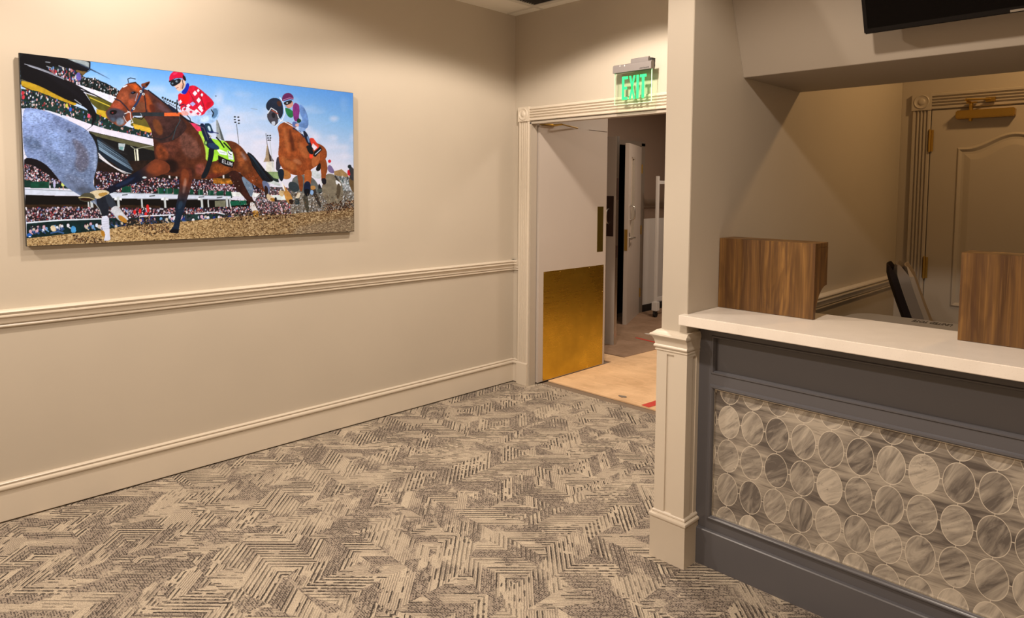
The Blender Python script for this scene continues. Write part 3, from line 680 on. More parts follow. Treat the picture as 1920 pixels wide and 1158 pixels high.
#@@PICTURE@@
# ================================================================== THE PRINTED PHOTOGRAPH ON THE LEFT WALL
class Canvas:
    """a small painter: shapes in sheet units (x 30..670, y 95..470), K cells to a unit"""
    def __init__(s, K=2.4):
        s.K = K; s.x0, s.y0 = 30, 95; s.w, s.h = int(640*K), int(375*K)
        s.a = np.zeros((s.h, s.w, 3)); s.r = np.random.default_rng(7)
        s.X, s.Y = np.meshgrid(np.arange(s.w)/K+s.x0, np.arange(s.h)/K+s.y0)
        s.n1 = s.vn(6); s.n2 = s.vn(2.0); s.n3 = s.vn(18); s.n0 = s.vn(.8)
    def vn(s, size, sx=1.0):
        """smooth value noise 0..1 with features of `size` units"""
        g = s.r.random((int(375/size)+3, int(640/size/sx)+3)); fy = (s.Y-s.y0)/size; fx = (s.X-s.x0)/size/sx
        i = fy.astype(int); j = fx.astype(int); u = fy-i; v = fx-j; u = u*u*(3-2*u); v = v*v*(3-2*v)
        return (g[i, j]*(1-v)+g[i, j+1]*v)*(1-u)+(g[i+1, j]*(1-v)+g[i+1, j+1]*v)*u
    def win(s, x0, x1, y0, y1):
        K = s.K; return (slice(max(0, int((y0-s.y0)*K)), max(0, min(s.h, int((y1-s.y0)*K)+2))), slice(max(0, int((x0-s.x0)*K)), max(0, min(s.w, int((x1-s.x0)*K)+2))))
    def mask(s, pts, round_=0, pad=1):
        p = np.array(pts, float)
        for _ in range(round_):                                     # corner cutting
            q = np.roll(p, -1, 0); p = np.stack([p*.75+q*.25, p*.25+q*.75], 1).reshape(-1, 2)
        wy, wx = s.win(p[:, 0].min()-pad, p[:, 0].max()+pad, p[:, 1].min()-pad, p[:, 1].max()+pad)
        X, Y = s.X[wy, wx], s.Y[wy, wx]; m = np.zeros(X.shape, bool)
        for (ax, ay), (bx, by) in zip(p, np.roll(p, -1, 0)):
            if ay == by: continue
            c = ((ay > Y) != (by > Y)) & (X < (bx-ax)*(Y-ay)/(by-ay)+ax); m ^= c
        return wy, wx, m.astype(float)
    def put(s, wy, wx, m, col, a=1.0, noise=0, grad=None, nz=None):
        if m.size == 0: return
        c = np.array(col, float)[None, None, :]*np.ones(m.shape+(1,))
        if grad is not None:
            (gx, gy, hx, hy), c2 = grad; t = ((s.X[wy, wx]-gx)*(hx-gx)+(s.Y[wy, wx]-gy)*(hy-gy))/((hx-gx)**2+(hy-gy)**2)
            t = np.clip(t, 0, 1)[..., None]; c = c*(1-t)+np.array(c2, float)*t
        if noise:
            n = (s.n1 if nz is None else nz)[wy, wx]*.6+s.n2[wy, wx]*.4; c = c*(1+(n-.5)[..., None]*2*noise)
        k = (m*a)[..., None]; s.a[wy, wx] = s.a[wy, wx]*(1-k)+c*k
    def P(s, pts, col, a=1.0, noise=.12, grad=None, rd=2, soft=0, nz=None):
        wy, wx, m = s.mask(pts, rd, 1+soft*.9)
        for k in range(soft):
            q = 1+k % 3; m = (m+np.roll(m, q, 0)+np.roll(m, -q, 0)+np.roll(m, q, 1)+np.roll(m, -q, 1))/5
        s.put(wy, wx, m, col, a, noise, grad, nz)
    def L(s, pts, w, col, a=1.0):
        """polyline of width w; w may be (start, end)"""
        w0, w1 = (w, w) if not isinstance(w, tuple) else w; n = len(pts)-1
        for i in range(n):
            (ax, ay), (bx, by) = pts[i], pts[i+1]; ww = max(w0, w1)
            wy, wx = s.win(min(ax, bx)-ww, max(ax, bx)+ww, min(ay, by)-ww, max(ay, by)+ww); X, Y = s.X[wy, wx], s.Y[wy, wx]
            if X.size == 0: continue
            d = (bx-ax)**2+(by-ay)**2+1e-9; t = np.clip(((X-ax)*(bx-ax)+(Y-ay)*(by-ay))/d, 0, 1)
            r = np.hypot(X-ax-t*(bx-ax), Y-ay-t*(by-ay)); wl = w0+(w1-w0)*(i+t)/n
            s.put(wy, wx, np.clip((wl/2-r)*s.K+.5, 0, 1), col, a)
    def E(s, cx, cy, rx, ry, col, a=1.0):
        wy, wx = s.win(cx-rx-1, cx+rx+1, cy-ry-1, cy+ry+1); X, Y = s.X[wy, wx], s.Y[wy, wx]
        if X.size: s.put(wy, wx, np.clip((1-np.hypot((X-cx)/rx, (Y-cy)/ry))*min(rx, ry)*s.K+.5, 0, 1), col, a)
    def crowd(s, pts, base, pal, n, r=(.6, 1.5), tall=1.3, a=.95):
        if base is not None: s.P(pts, base, rd=0, noise=.3)
        p = np.array(pts, float); wy, wx, m = s.mask(pts); K = s.K
        for _ in range(n):
            x = s.r.uniform(p[:, 0].min(), p[:, 0].max()); y = s.r.uniform(p[:, 1].min(), p[:, 1].max())
            j = int((x-s.x0)*K)-wx.start; i = int((y-s.y0)*K)-wy.start
            if 0 <= i < m.shape[0] and 0 <= j < m.shape[1] and m[i, j]:
                q = s.r.uniform(*r); c = pal[s.r.integers(len(pal))]; f = s.r.uniform(.75, 1.1); s.E(x, y, q, q*tall, [min(255, v*f) for v in c], a)
    def speck(s, pts, pal, n, r=(.4, 1.0), a=.9): s.crowd(pts, None, pal, n, r, 1.0, a)
    def hairs(s, A, B, n, w, col, bend=6, a=.8, jit=0):
        """n strands running from polyline A to polyline B"""
        A = np.array(A, float); B = np.array(B, float)
        for i in range(n):
            t = s.r.random(); p = A[0]*(1-t)+A[1]*t; q = B[0]*(1-t)+B[1]*t; mid = (p+q)/2+[s.r.normal(0, jit), bend+s.r.normal(0, jit)]
            pts = [tuple((1-k)**2*p+2*k*(1-k)*mid+k*k*q) for k in np.linspace(0, 1, 9)]; s.L(pts, (w, w*.3), col, a)

def paint_race():
    c = Canvas(); P, L, Ee = c.P, c.L, c.E
    # ---- sky
    d = c.Y-(101+(c.X-37)*.1156); t = np.clip(d/150, 0, 1)[..., None]; rt = np.clip((c.X-480)/190, 0, 1)[..., None]
    top = np.array([112, 172, 232])*(1-rt)+np.array([92, 150, 214])*rt; mid = np.array([182, 208, 238.])*(1-rt)+np.array([140, 186, 228.])*rt; low = np.array([228, 222, 230.])
    sky = np.where(t < .4, top+(mid-top)*(t/.4), mid+(low-mid)*((t-.4)/.6)); cl = np.clip((c.n3*.6+c.vn(9, 3)*.4-.5)*2.6+t[..., 0]*.5-.1, 0, 1)[..., None]*np.clip(t*2.2, 0, 1)
    c.a[:] = sky*(1-cl*.75)+np.array([232, 226, 236])*cl*.75; c.a *= (1+(c.n2-.5)*.03)[..., None]
    PEO = [(235, 200, 190), (240, 235, 240), (200, 120, 110), (225, 170, 160), (60, 70, 120), (40, 40, 55), (250, 245, 245), (190, 60, 70), (120, 150, 200), (30, 30, 35), (210, 190, 210), (160, 110, 95)]
    PINK = [(240, 215, 220), (235, 190, 190), (250, 245, 250), (215, 150, 150), (90, 60, 75), (200, 200, 225), (35, 30, 40), (190, 80, 90), (140, 110, 120)]
    # ---- grandstand, far left
    P([(37, 99), (150, 110), (168, 117), (168, 131), (155, 140), (150, 160), (60, 175), (40, 160)], (26, 30, 32), rd=0)
    P([(122, 110), (150, 112), (166, 119), (166, 129), (140, 119)], (165, 172, 170), rd=0); L([(150, 113), (168, 118), (168, 133), (152, 142)], 1.2, (30, 34, 36))
    P([(140, 131), (165, 133), (152, 146), (145, 140)], (120, 95, 55), rd=1)
    c.crowd([(84, 128), (120, 127), (152, 140), (160, 150), (150, 160), (84, 140)], (28, 48, 44), PEO, 260, (.7, 1.6), 2.0)
    P([(142, 138), (150, 137), (152, 152), (143, 152)], (110, 100, 170), rd=1)
    c.crowd([(152, 146), (176, 148), (200, 158), (224, 172), (228, 186), (150, 164)], (18, 30, 30), [(20, 30, 32), (40, 55, 55), (235, 235, 240), (15, 22, 24), (60, 80, 80), (190, 150, 140)], 420, (.6, 1.3), 1.6)
    P([(118, 154), (150, 161), (190, 174), (232, 188), (222, 196), (205, 195), (118, 166)], (232, 228, 236), rd=0); L([(140, 167), (175, 178), (212, 197)], 2.2, (30, 30, 34))
    P([(160, 176), (185, 184), (212, 196), (204, 212), (190, 212), (172, 196)], (98, 92, 36), rd=0); L([(168, 184), (205, 200)], 1.8, (212, 190, 70))
    P([(41, 150), (78, 157), (110, 172), (142, 190), (143, 200), (112, 196), (80, 183), (42, 166)], (196, 158, 44), rd=1); L([(42, 152), (75, 158), (110, 170)], 3, (120, 110, 80), .8); L([(42, 163), (80, 180)], 1.6, (70, 40, 24))
    P([(180, 205), (200, 210), (215, 232), (200, 226), (180, 214)], (205, 170, 50), rd=0)
    P([(244, 222), (276, 219), (284, 232), (290, 254), (244, 236)], (110, 100, 45), rd=0); P([(248, 232), (284, 241), (288, 254), (250, 243)], (222, 180, 60), rd=0)
    c.crowd([(41, 168), (70, 172), (105, 186), (142, 200), (180, 214), (215, 230), (245, 240), (290, 252), (290, 266), (245, 256), (200, 244), (165, 232), (130, 220), (90, 208), (41, 204)], (30, 52, 48), PEO+[(40, 80, 66), (30, 70, 60), (25, 50, 46)], 1500, (.6, 1.5), 1.8)
    for pts in ([(42, 196), (90, 204), (130, 216), (165, 228), (200, 240), (290, 262)], [(42, 190), (90, 198), (130, 210), (200, 234)]): L(pts, .7, (40, 86, 72), .8)
    for (x, y, k) in ((132, 206, (60, 110, 200)), (125, 199, (210, 200, 80)), (166, 218, (220, 90, 120)), (44, 176, (205, 60, 70)), (45, 184, (210, 70, 80))): Ee(x, y, 2.6, 4, k)
    P([(126, 218), (165, 232), (200, 243), (292, 262), (292, 275), (240, 265), (200, 256), (165, 246), (130, 228)], (230, 222, 230), rd=0, noise=.04)
    P([(166, 246), (292, 275), (292, 335), (178, 335)], (26, 26, 28), rd=0); P([(166, 247), (292, 276), (292, 284), (240, 272), (180, 256)], (96, 92, 66), rd=0)
    P([(181, 306), (215, 310), (240, 318), (181, 315)], (150, 105, 30), rd=0); P([(240, 302), (290, 306), (290, 313), (240, 312)], (168, 120, 34), rd=0)
    L([(251, 281), (256, 322)], 2.0, (225, 220, 190)); L([(256, 281), (260, 322)], 3.2, (240, 236, 214)); L([(244, 274), (252, 280), (270, 276), (285, 274)], 1.2, (170, 170, 150))
    P([(221, 269), (234, 270), (231, 283), (222, 280)], (188, 196, 196), rd=0); P([(223, 275), (231, 276), (229, 282), (223, 280)], (120, 160, 158), rd=0)
    # ---- middle deck
    P([(176, 305), (292, 300), (440, 322), (500, 340), (500, 356), (176, 356)], (46, 32, 26), rd=0, noise=.3)
    for x in (316, 329, 376, 384, 394, 417): L([(x, 325), (x+2.5, 350)], 3, (226, 220, 216))
    c.crowd([(47, 305), (80, 312), (110, 330), (128, 348), (47, 348)], (45, 30, 34), PINK+PEO, 620, (.6, 1.4), 1.3)
    c.crowd([(180, 320), (215, 324), (250, 330), (300, 334), (360, 336), (432, 340), (500, 345), (500, 368), (432, 368), (180, 360)], (50, 34, 38), PINK+PEO, 1900, (.6, 1.4), 1.3)
    P([(398, 334), (470, 336), (470, 350), (440, 347), (398, 345)], (170, 112, 40), rd=0, noise=.5); c.crowd([(385, 344), (445, 346), (450, 364), (385, 364)], (60, 40, 44), PINK, 420, (.6, 1.3), 1.2)
    for x0, x1 in ((58, 93), (228, 245), (294, 306), (308, 322), (325, 335), (355, 362), (370, 380), (389, 400), (405, 418), (422, 434)): y = 342+(x0-50)*.05; P([(x0, y-2), (x1, y-1.5), (x1, y+11), (x0, y+10.5)], (22, 78, 58), rd=0, noise=.2)
    P([(47, 338), (58, 338), (60, 352), (48, 352)], (24, 60, 50), rd=0); P([(96, 344), (126, 346), (132, 354), (96, 353)], (30, 50, 46), rd=0)
    for x in (93, 126, 245, 258, 284, 296, 312, 324, 372, 392, 402): y = 342+(x-50)*.05; L([(x, y-3), (x+.5, y+11)], .7, (150, 170, 160))
    Ee(103, 345, 2.3, 8, (190, 185, 215)); Ee(119, 346, 3.2, 4, (215, 225, 120)); L([(112, 352), (112.5, 357)], 1.4, (230, 170, 150)); L([(119, 350), (119.5, 356)], 1.6, (220, 170, 150))
    P([(49, 353.5), (222, 361), (432, 367.5), (432, 373.5), (222, 372), (150, 367), (49, 365)], (218, 222, 232), rd=0, noise=.05); L([(49, 355), (222, 362), (432, 368)], .9, (120, 130, 135)); L([(49, 365.5), (222, 372.5), (432, 374)], .9, (95, 100, 105))
    for x, y in ((233, 366), (284, 368), (376, 370), (410, 371)): L([(x-4, y), (x+5, y-1)], 1.8, (70, 75, 75))
    # ---- lower level
    P([(49, 366), (150, 368), (222, 373), (432, 375), (520, 380), (520, 405), (49, 405)], (24, 20, 18), rd=0); P([(49, 384), (200, 384), (300, 386), (300, 396), (49, 396)], (62, 44, 28), rd=0, noise=.3)
    for x, w, y in ((172, 5, 380), (166, 3, 382), (221, 4.5, 373), (265, 3, 376), (308, 4, 374), (377, 4, 376), (389, 2.5, 378), (424, 4, 374), (430, 3, 375)): L([(x, y-2), (x+2, y+24)], w, (205, 208, 205))
    for x in (216, 225, 303, 312, 372): P([(x-2, 371), (x+3, 371), (x+3, 376), (x-2, 375)], (235, 235, 235), rd=0)
    P([(402, 377), (422, 376), (422, 388), (402, 388)], (130, 128, 105), rd=0)
    c.crowd([(50, 390), (120, 388), (200, 390), (260, 390), (340, 390), (450, 388), (545, 384), (545, 408), (440, 408), (340, 416), (230, 420), (52, 420)], (52, 38, 44), PINK+PEO, 3000, (.6, 1.5), 1.3)
    P([(430, 378), (460, 376), (462, 384), (432, 386)], (28, 105, 78), rd=0); P([(432, 360), (500, 363), (500, 370), (434, 368)], (232, 232, 226), rd=0)
    for x, y in ((277, 394), (276, 388), (273, 402), (252, 398), (262, 396)): Ee(x, y, 2.6, 4.5, (220, 50, 50))
    P([(52, 417), (120, 412), (190, 410), (232, 408), (232, 432), (120, 442), (52, 447)], (22, 48, 48), rd=0, noise=.25)
    P([(232, 410), (262, 408), (340, 404), (340, 420), (232, 428)], (34, 44, 44), rd=0, noise=.4); P([(335, 402), (440, 402), (500, 398), (500, 404), (440, 408), (336, 418)], (36, 60, 56), rd=0, noise=.4)
    for i in range(130):
        x = c.r.uniform(54, 235) if i < 46 else c.r.uniform(260, 520); y = (430-(x-54)*.06 if x < 236 else 412-(x-260)*.03)+c.r.uniform(-3, 5)
        k = [(40, 60, 130), (120, 170, 210), (215, 200, 180), (60, 66, 78), (240, 200, 190), (230, 235, 245), (225, 180, 190), (235, 230, 235)][c.r.integers(8)]; Ee(x, y, 2.6, 3.6, k); Ee(x-.5, y-4.6, 1.4, 1.6, (40, 30, 34)); L([(x, y+2), (x+4, y+5)], 2, (60, 90, 140) if i % 3 else k)
    P([(95, 424), (104, 422), (108, 434), (98, 434)], (226, 205, 170), rd=1); L([(97, 437), (110, 434), (120, 437)], 3, (70, 105, 150)); P([(134, 424), (142, 424), (144, 436), (134, 437)], (90, 165, 215), rd=1); Ee(57, 441, 4.5, 3.6, (50, 110, 190)); Ee(58, 443.5, 2.2, 1.3, (240, 245, 250))
    L([(52, 418), (80, 415.5), (120, 412.5), (190, 410.5)], 2.6, (232, 236, 242)); L([(262, 405.5), (300, 404), (325, 403)], 2.2, (238, 240, 245)); L([(366, 401), (400, 398), (420, 402)], 1.8, (240, 240, 245))
    # ---- far right: spires, masts, distant stand
    P([(403, 224), (406, 226), (412, 245), (419, 264), (404, 258)], (158, 162, 160), rd=0); P([(406, 226), (419, 264), (413, 262)], (95, 100, 100), rd=0)
    P([(498, 303), (512, 303), (514, 330), (496, 330)], (226, 220, 205), rd=0); P([(499, 268), (504, 288), (512.5, 302.5), (492.5, 303.5), (496, 295)], (176, 152, 122), rd=0); P([(499, 268), (504, 288), (512.5, 302.5), (504, 302.5)], (70, 56, 52), rd=0); L([(496.5, 250), (499, 270)], .9, (70, 70, 76))
    L([(441, 232), (446, 270)], 1, (90, 92, 98)); L([(504, 262), (517, 372)], 1.2, (190, 194, 200)); L([(510, 315), (517, 372)], 1.6, (220, 224, 228))
    for x, y in ((438, 219), (444.5, 219.5), (438, 224), (445.5, 225.5), (439, 229), (445.5, 231), (500, 254), (504.5, 254), (500.5, 258.5), (505, 258.5), (501, 262.5), (504.5, 262.5)): Ee(x, y, 2.0 if x < 460 else 1.6, 1.3, (34, 36, 42))
    for k in range(9): Ee(303+k*4.6, 183.5+k*2.0, 2.0, 2.1, (42, 52, 52)); L([(304+k*4.6, 187+k*2.4), (307+k*4.6, 191+k*2.4)], 1.4, (90, 96, 96))
    P([(490, 316), (500, 322), (520, 334), (522, 342), (500, 338), (490, 330)], (38, 52, 50), rd=0); P([(500, 322), (520, 322), (522, 336), (512, 334)], (150, 170, 120), rd=0); P([(494, 330), (525, 345), (525, 350), (494, 340)], (205, 210, 205), rd=0)
    c.crowd([(500, 350), (545, 352), (545, 400), (470, 402), (480, 370)], (84, 74, 74), PINK, 600, (.6, 1.3), 1.2); P([(500, 366), (540, 366), (540, 376), (500, 374)], (225, 228, 222), rd=0)
    P([(626, 321), (640, 317), (651, 326), (655, 334), (626, 328)], (172, 140, 96), rd=0); c.crowd([(622, 328), (665, 334), (666, 386), (622, 388)], (150, 150, 148), [(225, 228, 228), (180, 180, 180), (110, 130, 125), (200, 195, 190), (90, 95, 95)], 420, (.7, 1.6), 1.3)
    P([(582, 318), (600, 322), (602, 336), (585, 334)], (210, 214, 214), rd=1); c.crowd([(545, 345), (665, 360), (665, 388), (545, 402)], (128, 120, 108), [(200, 198, 194), (150, 142, 130), (100, 92, 84), (225, 222, 220), (120, 108, 94)], 900, (.6, 1.5), 1.2)
    # ---- the dirt track
    tr = [(52, 447), (90, 443), (125, 439), (190, 432), (235, 424), (330, 417), (402, 410), (460, 405), (548, 401), (600, 396), (667, 388), (670, 470), (50, 475)]
    P(tr, (196, 162, 112), rd=0, noise=.12, grad=((300, 430, 640, 420), (146, 118, 84)), nz=c.n2)
    wy, wx, m = c.mask(tr); g = c.vn(1.3, 1.8)[wy, wx]*.5+c.vn(.7, 1.6)[wy, wx]*.5; c.put(wy, wx, m*np.clip((g-.56)*7, 0, 1), (92, 62, 34), .8); c.put(wy, wx, m*np.clip((.40-g)*7, 0, 1), (240, 212, 164), .75)
    P([(560, 425), (668, 405), (668, 470), (520, 470)], (150, 140, 128), .3, rd=0, soft=30)
    # ---- distant horses in the dust
    P([(608, 328), (620, 324), (634, 334), (642, 346), (644, 372), (636, 386), (618, 384), (606, 374), (602, 350)], (136, 124, 104), noise=.15); P([(616, 308), (622, 312), (627, 322), (624, 326), (615, 322), (613, 314)], (130, 112, 150)); Ee(617, 302, 3, 3, (210, 50, 60)); L([(628, 330), (636, 344)], 3, (60, 56, 54)); P([(628, 336), (640, 344), (638, 350), (630, 346)], (235, 232, 230), rd=1)
    P([(632, 340), (640, 350), (636, 374), (630, 372)], (98, 84, 66)); P([(653, 330), (666, 328), (666, 366), (656, 352)], (116, 92, 62)); P([(653, 314), (660, 312), (666, 322), (666, 340), (655, 336)], (66, 64, 66)); Ee(655, 312, 3.6, 3.6, (44, 50, 54)); P([(651, 318), (655, 318), (657, 330), (651, 328)], (205, 40, 52), rd=1)
    P([(545, 336), (560, 326), (583, 330), (596, 345), (600, 362), (588, 368), (560, 360), (548, 356)], (112, 112, 106), noise=.2); P([(540, 340), (556, 342), (562, 356), (552, 362), (540, 354)], (58, 68, 72)); P([(580, 350), (590, 350), (596, 372), (604, 388), (600, 390), (590, 372)], (66, 58, 52), rd=1); P([(566, 364), (576, 366), (580, 398), (574, 400)], (80, 74, 62), rd=1); P([(596, 342), (602, 350), (604, 362), (596, 364)], (40, 42, 46)); Ee(603, 342, 3.5, 4.5, (228, 226, 224)); Ee(599, 357, 4.5, 3.5, (82, 88, 82)); P([(556, 360), (564, 362), (560, 372), (554, 374)], (220, 206, 180)); P([(552, 372), (560, 372), (562, 384), (552, 384)], (54, 64, 66)); Ee(586, 352, 5, 4, (190, 140, 80)); Ee(584, 361, 3.4, 4.6, (150, 180, 215))
    P([(516, 300), (520, 292), (526, 300), (524, 318), (516, 322)], (66, 60, 70), rd=1)
    # ---- second horse and rider
    BAY = (160, 86, 44)
    P([(604, 290), (611, 300), (614, 318), (609, 332), (611, 344), (606, 348), (602, 340), (601, 318), (596, 304)], (150, 82, 42)); P([(601, 334), (611, 334), (611, 346), (604, 346)], (36, 32, 40), rd=1)
    P([(517, 236), (521, 250), (522, 268), (520, 284), (521, 300), (526, 314), (538, 324), (556, 330), (574, 326), (584, 316), (592, 312), (600, 304), (612, 296), (612, 282), (604, 272), (588, 266), (574, 262), (560, 248), (548, 234), (534, 226)], BAY, noise=.22, grad=((520, 240, 600, 330), (146, 74, 36)))
    P([(528, 236), (534, 240), (540, 270), (542, 290), (534, 282), (531, 256)], (200, 124, 72), .6, soft=7); P([(540, 238), (544, 246), (552, 276), (548, 286), (541, 262)], (90, 42, 24), .8, soft=5); P([(556, 262), (570, 274), (580, 290), (572, 300), (560, 284)], (200, 130, 80), .4, soft=8); P([(524, 288), (540, 300), (552, 306), (560, 320), (540, 318), (526, 306)], (196, 128, 72), .45, soft=8); P([(544, 300), (556, 296), (566, 306), (560, 310)], (226, 168, 128), .4, soft=5)
    P([(586, 288), (600, 286), (598, 304), (586, 316), (582, 304)], (186, 112, 66), .8); P([(590, 316), (600, 302), (601, 318), (594, 322)], (30, 26, 26))
    P([(521, 316), (536, 318), (546, 328), (542, 336), (530, 336), (520, 328)], (176, 118, 62)); P([(518, 318), (530, 316), (532, 328), (528, 342), (522, 336)], (26, 40, 54)); P([(527, 340), (534, 352), (546, 366), (550, 382), (542, 384), (534, 374), (530, 356)], (200, 146, 76)); P([(526, 338), (530, 344), (534, 360), (530, 356)], (235, 230, 226), rd=1); P([(540, 374), (550, 374), (549, 384), (542, 382)], (52, 34, 28)); P([(522, 356), (532, 358), (530, 370), (522, 366)], (214, 186, 140))
    P([(556, 326), (566, 328), (568, 344), (566, 360), (561, 358), (558, 340)], (140, 76, 42)); P([(569, 318), (584, 318), (583, 336), (581, 350), (570, 350), (570, 334)], (178, 100, 52)); P([(570, 340), (581, 340), (582, 356), (580, 366), (572, 367), (568, 358)], (28, 40, 66)); P([(569, 354), (581, 354), (579, 368), (571, 368)], (18, 20, 28))
    P([(496, 196), (500, 188), (508, 183), (518, 183), (526, 190), (529, 204), (528, 216), (522, 224), (514, 220), (507, 205), (502, 208), (497, 204)], (34, 46, 66), noise=.15); P([(515, 190), (524, 188), (526, 198), (520, 200)], (84, 50, 40)); P([(498, 214), (502, 208), (508, 204), (516, 210), (520, 222), (518, 234), (511, 236), (504, 230), (499, 222)], (78, 74, 82)); P([(506, 212), (513, 210), (514, 220), (509, 222)], (34, 32, 40)); P([(506, 228), (514, 226), (514, 235), (508, 235)], (190, 196, 206)); L([(500, 212), (506, 202), (516, 208), (520, 220), (524, 226)], 1.5, (240, 238, 238)); L([(522, 182), (529, 192), (532, 212), (527, 224), (514, 236)], 1.4, (244, 244, 246)); L([(507, 206), (519, 213)], 1.6, (190, 90, 66)); L([(522, 224), (536, 230), (550, 238)], 1.6, (235, 235, 240))
    P([(532, 200), (546, 206), (550, 214), (544, 222), (536, 216), (533, 208)], (44, 128, 74)); P([(546, 198), (551, 191), (559, 196), (560, 208), (558, 218), (560, 226), (550, 228), (547, 214)], (140, 56, 128)); P([(556, 220), (563, 224), (562, 230), (554, 230)], (26, 70, 52), rd=1); P([(558, 194), (566, 198), (572, 208), (577, 224), (576, 238), (570, 242), (560, 238), (554, 234), (562, 228), (566, 224), (560, 212)], (112, 146, 198), noise=.18); P([(546, 226), (558, 230), (556, 238), (546, 238)], (98, 116, 170)); P([(556, 236), (572, 240), (570, 248), (560, 246)], (150, 180, 225)); Ee(555, 234, 3.6, 3, (222, 178, 166))
    P([(531, 190), (546, 187), (548, 196), (544, 201), (538, 203), (533, 198)], (214, 160, 140)); P([(526, 188), (527, 179), (533, 174), (540, 173), (547, 178), (549, 187), (540, 185), (528, 190)], (116, 42, 98)); L([(528, 187), (540, 183), (548, 184)], .9, (210, 160, 190)); P([(529, 191), (545, 186), (545, 192), (535, 197), (530, 195)], (32, 34, 42), rd=1); Ee(536, 192.5, 1.8, 1.3, (210, 215, 220))
    P([(566, 244), (572, 246), (578, 258), (584, 272), (580, 274), (574, 268), (568, 254)], (26, 36, 56)); P([(573, 256), (576, 254), (580, 266), (577, 268)], (110, 140, 180), rd=1); P([(572, 272), (584, 272), (588, 280), (574, 280)], (24, 30, 36)); P([(578, 258), (586, 258), (590, 264), (598, 274), (590, 284), (586, 278), (582, 270)], (228, 74, 52), rd=1); P([(585, 268), (594, 276), (588, 282), (583, 274)], (240, 226, 230), rd=0); P([(588, 284), (599, 274), (603, 280), (590, 294), (586, 292)], (24, 24, 30), rd=0); L([(590, 289), (600, 280)], 1.6, (205, 208, 220)); P([(580, 284), (586, 290), (584, 298), (578, 296)], (232, 76, 50), rd=1); P([(572, 276), (584, 278), (588, 288), (580, 290)], (26, 30, 34)); L([(548, 240), (560, 246), (568, 256)], 2.5, (40, 50, 80)); L([(552, 240), (564, 250)], 1.2, (210, 218, 235))
    # ---- grey horse, only its quarters in the frame
    GR = (150, 168, 212)
    P([(42, 203), (62, 204), (86, 209), (112, 219), (140, 232), (160, 242), (172, 256), (180, 272), (183, 292), (182, 312), (177, 330), (174, 344), (180, 356), (196, 364), (204, 372), (200, 390), (192, 394), (180, 384), (164, 374), (146, 364), (126, 352), (112, 338), (100, 322), (86, 308), (66, 298), (46, 297)], GR, noise=.12, grad=((60, 215, 150, 340), (118, 132, 160)))
    for pts, k, a in (([(100, 216), (140, 234), (160, 252), (150, 262), (126, 246), (100, 232)], (84, 92, 122), .45), ([(132, 258), (152, 266), (168, 290), (166, 316), (150, 326), (138, 310), (146, 290)], (98, 88, 96), .75), ([(46, 256), (66, 256), (78, 278), (70, 286), (48, 276)], (84, 100, 124), .6), ([(66, 262), (76, 262), (80, 284), (72, 284)], (62, 74, 92), .5), ([(80, 282), (104, 288), (120, 308), (108, 312), (92, 298)], (90, 106, 128), .55), ([(176, 266), (182, 290), (180, 318), (174, 320), (176, 292)], (196, 212, 240), .7), ([(90, 240), (118, 256), (132, 278), (116, 292), (92, 270)], (150, 172, 214), .6), ([(48, 206), (80, 212), (90, 226), (60, 236), (48, 226)], (178, 198, 240), .6), ([(120, 324), (150, 332), (170, 350), (150, 362), (128, 348)], (112, 118, 138), .6), ([(140, 352), (166, 350), (190, 366), (178, 378), (156, 368)], (70, 74, 84), .75)): P(pts, k, a*.85, soft=14, noise=.2)
    Ee(130, 247, 3.5, 2.4, (66, 70, 84), .8); wy, wx, m = c.mask([(42, 203), (62, 204), (112, 219), (160, 242), (180, 272), (183, 292), (177, 330), (174, 344), (150, 350), (112, 330), (66, 298), (46, 297)]); g = c.vn(1.2, 2.2)[wy, wx]; c.put(wy, wx, m*np.clip((g-.6)*3, 0, 1), (74, 80, 104), .42); c.put(wy, wx, m*np.clip((.36-g)*3, 0, 1), (206, 218, 244), .4)
    P([(47, 297), (64, 297), (84, 306), (100, 322), (112, 340), (100, 334), (80, 320), (62, 310), (47, 308)], (26, 20, 26), rd=1)
    P([(180, 370), (200, 366), (206, 374), (204, 390), (204, 406), (190, 407), (189, 398), (182, 386)], (38, 42, 52)); L([(176, 378), (186, 392), (190, 402)], 1.4, (180, 178, 170)); P([(189.5, 406), (204, 404), (205.5, 430), (206, 442), (208, 449), (203, 452), (194, 451), (198, 444), (192, 432)], (226, 226, 238), rd=1, noise=.05); P([(189, 432), (196, 433), (198, 444), (191, 443)], (188, 134, 52), rd=1)
    for k in range(5): L([(190, 412+k*4.5), (205, 410+k*4.5)], .6, (176, 178, 200), .7)
    P([(196, 360), (206, 364), (216, 380), (220, 386), (208, 392), (200, 380)], (56, 62, 72)); P([(206, 392), (219, 384), (230, 398), (240, 410), (243, 416), (236, 418), (222, 414), (214, 404)], (206, 204, 206)); P([(220, 404), (228, 404), (240, 414), (236, 419), (224, 414)], (190, 136, 56)); P([(238, 412), (250, 410), (256, 414), (246, 420), (238, 418)], (50, 44, 44))
    # pale tail strands of the grey horse, blowing right
    P([(180, 256), (190, 262), (206, 274), (224, 288), (240, 304), (249, 322), (240, 328), (226, 318), (206, 302), (190, 294), (183, 286)], (30, 42, 54), rd=1)
    c.hairs([(182, 262), (186, 282)], [(238, 300), (250, 322)], 26, .9, (150, 172, 190), 2, .6, 1.5); c.hairs([(184, 286), (186, 296)], [(232, 326), (246, 326)], 12, 1.2, (232, 226, 226), 8, .8, 1); c.hairs([(190, 262), (190, 268)], [(236, 286), (238, 292)], 4, .8, (70, 66, 66), 4, .8)
    # black tail across the top left
    BL = (17, 15, 22)
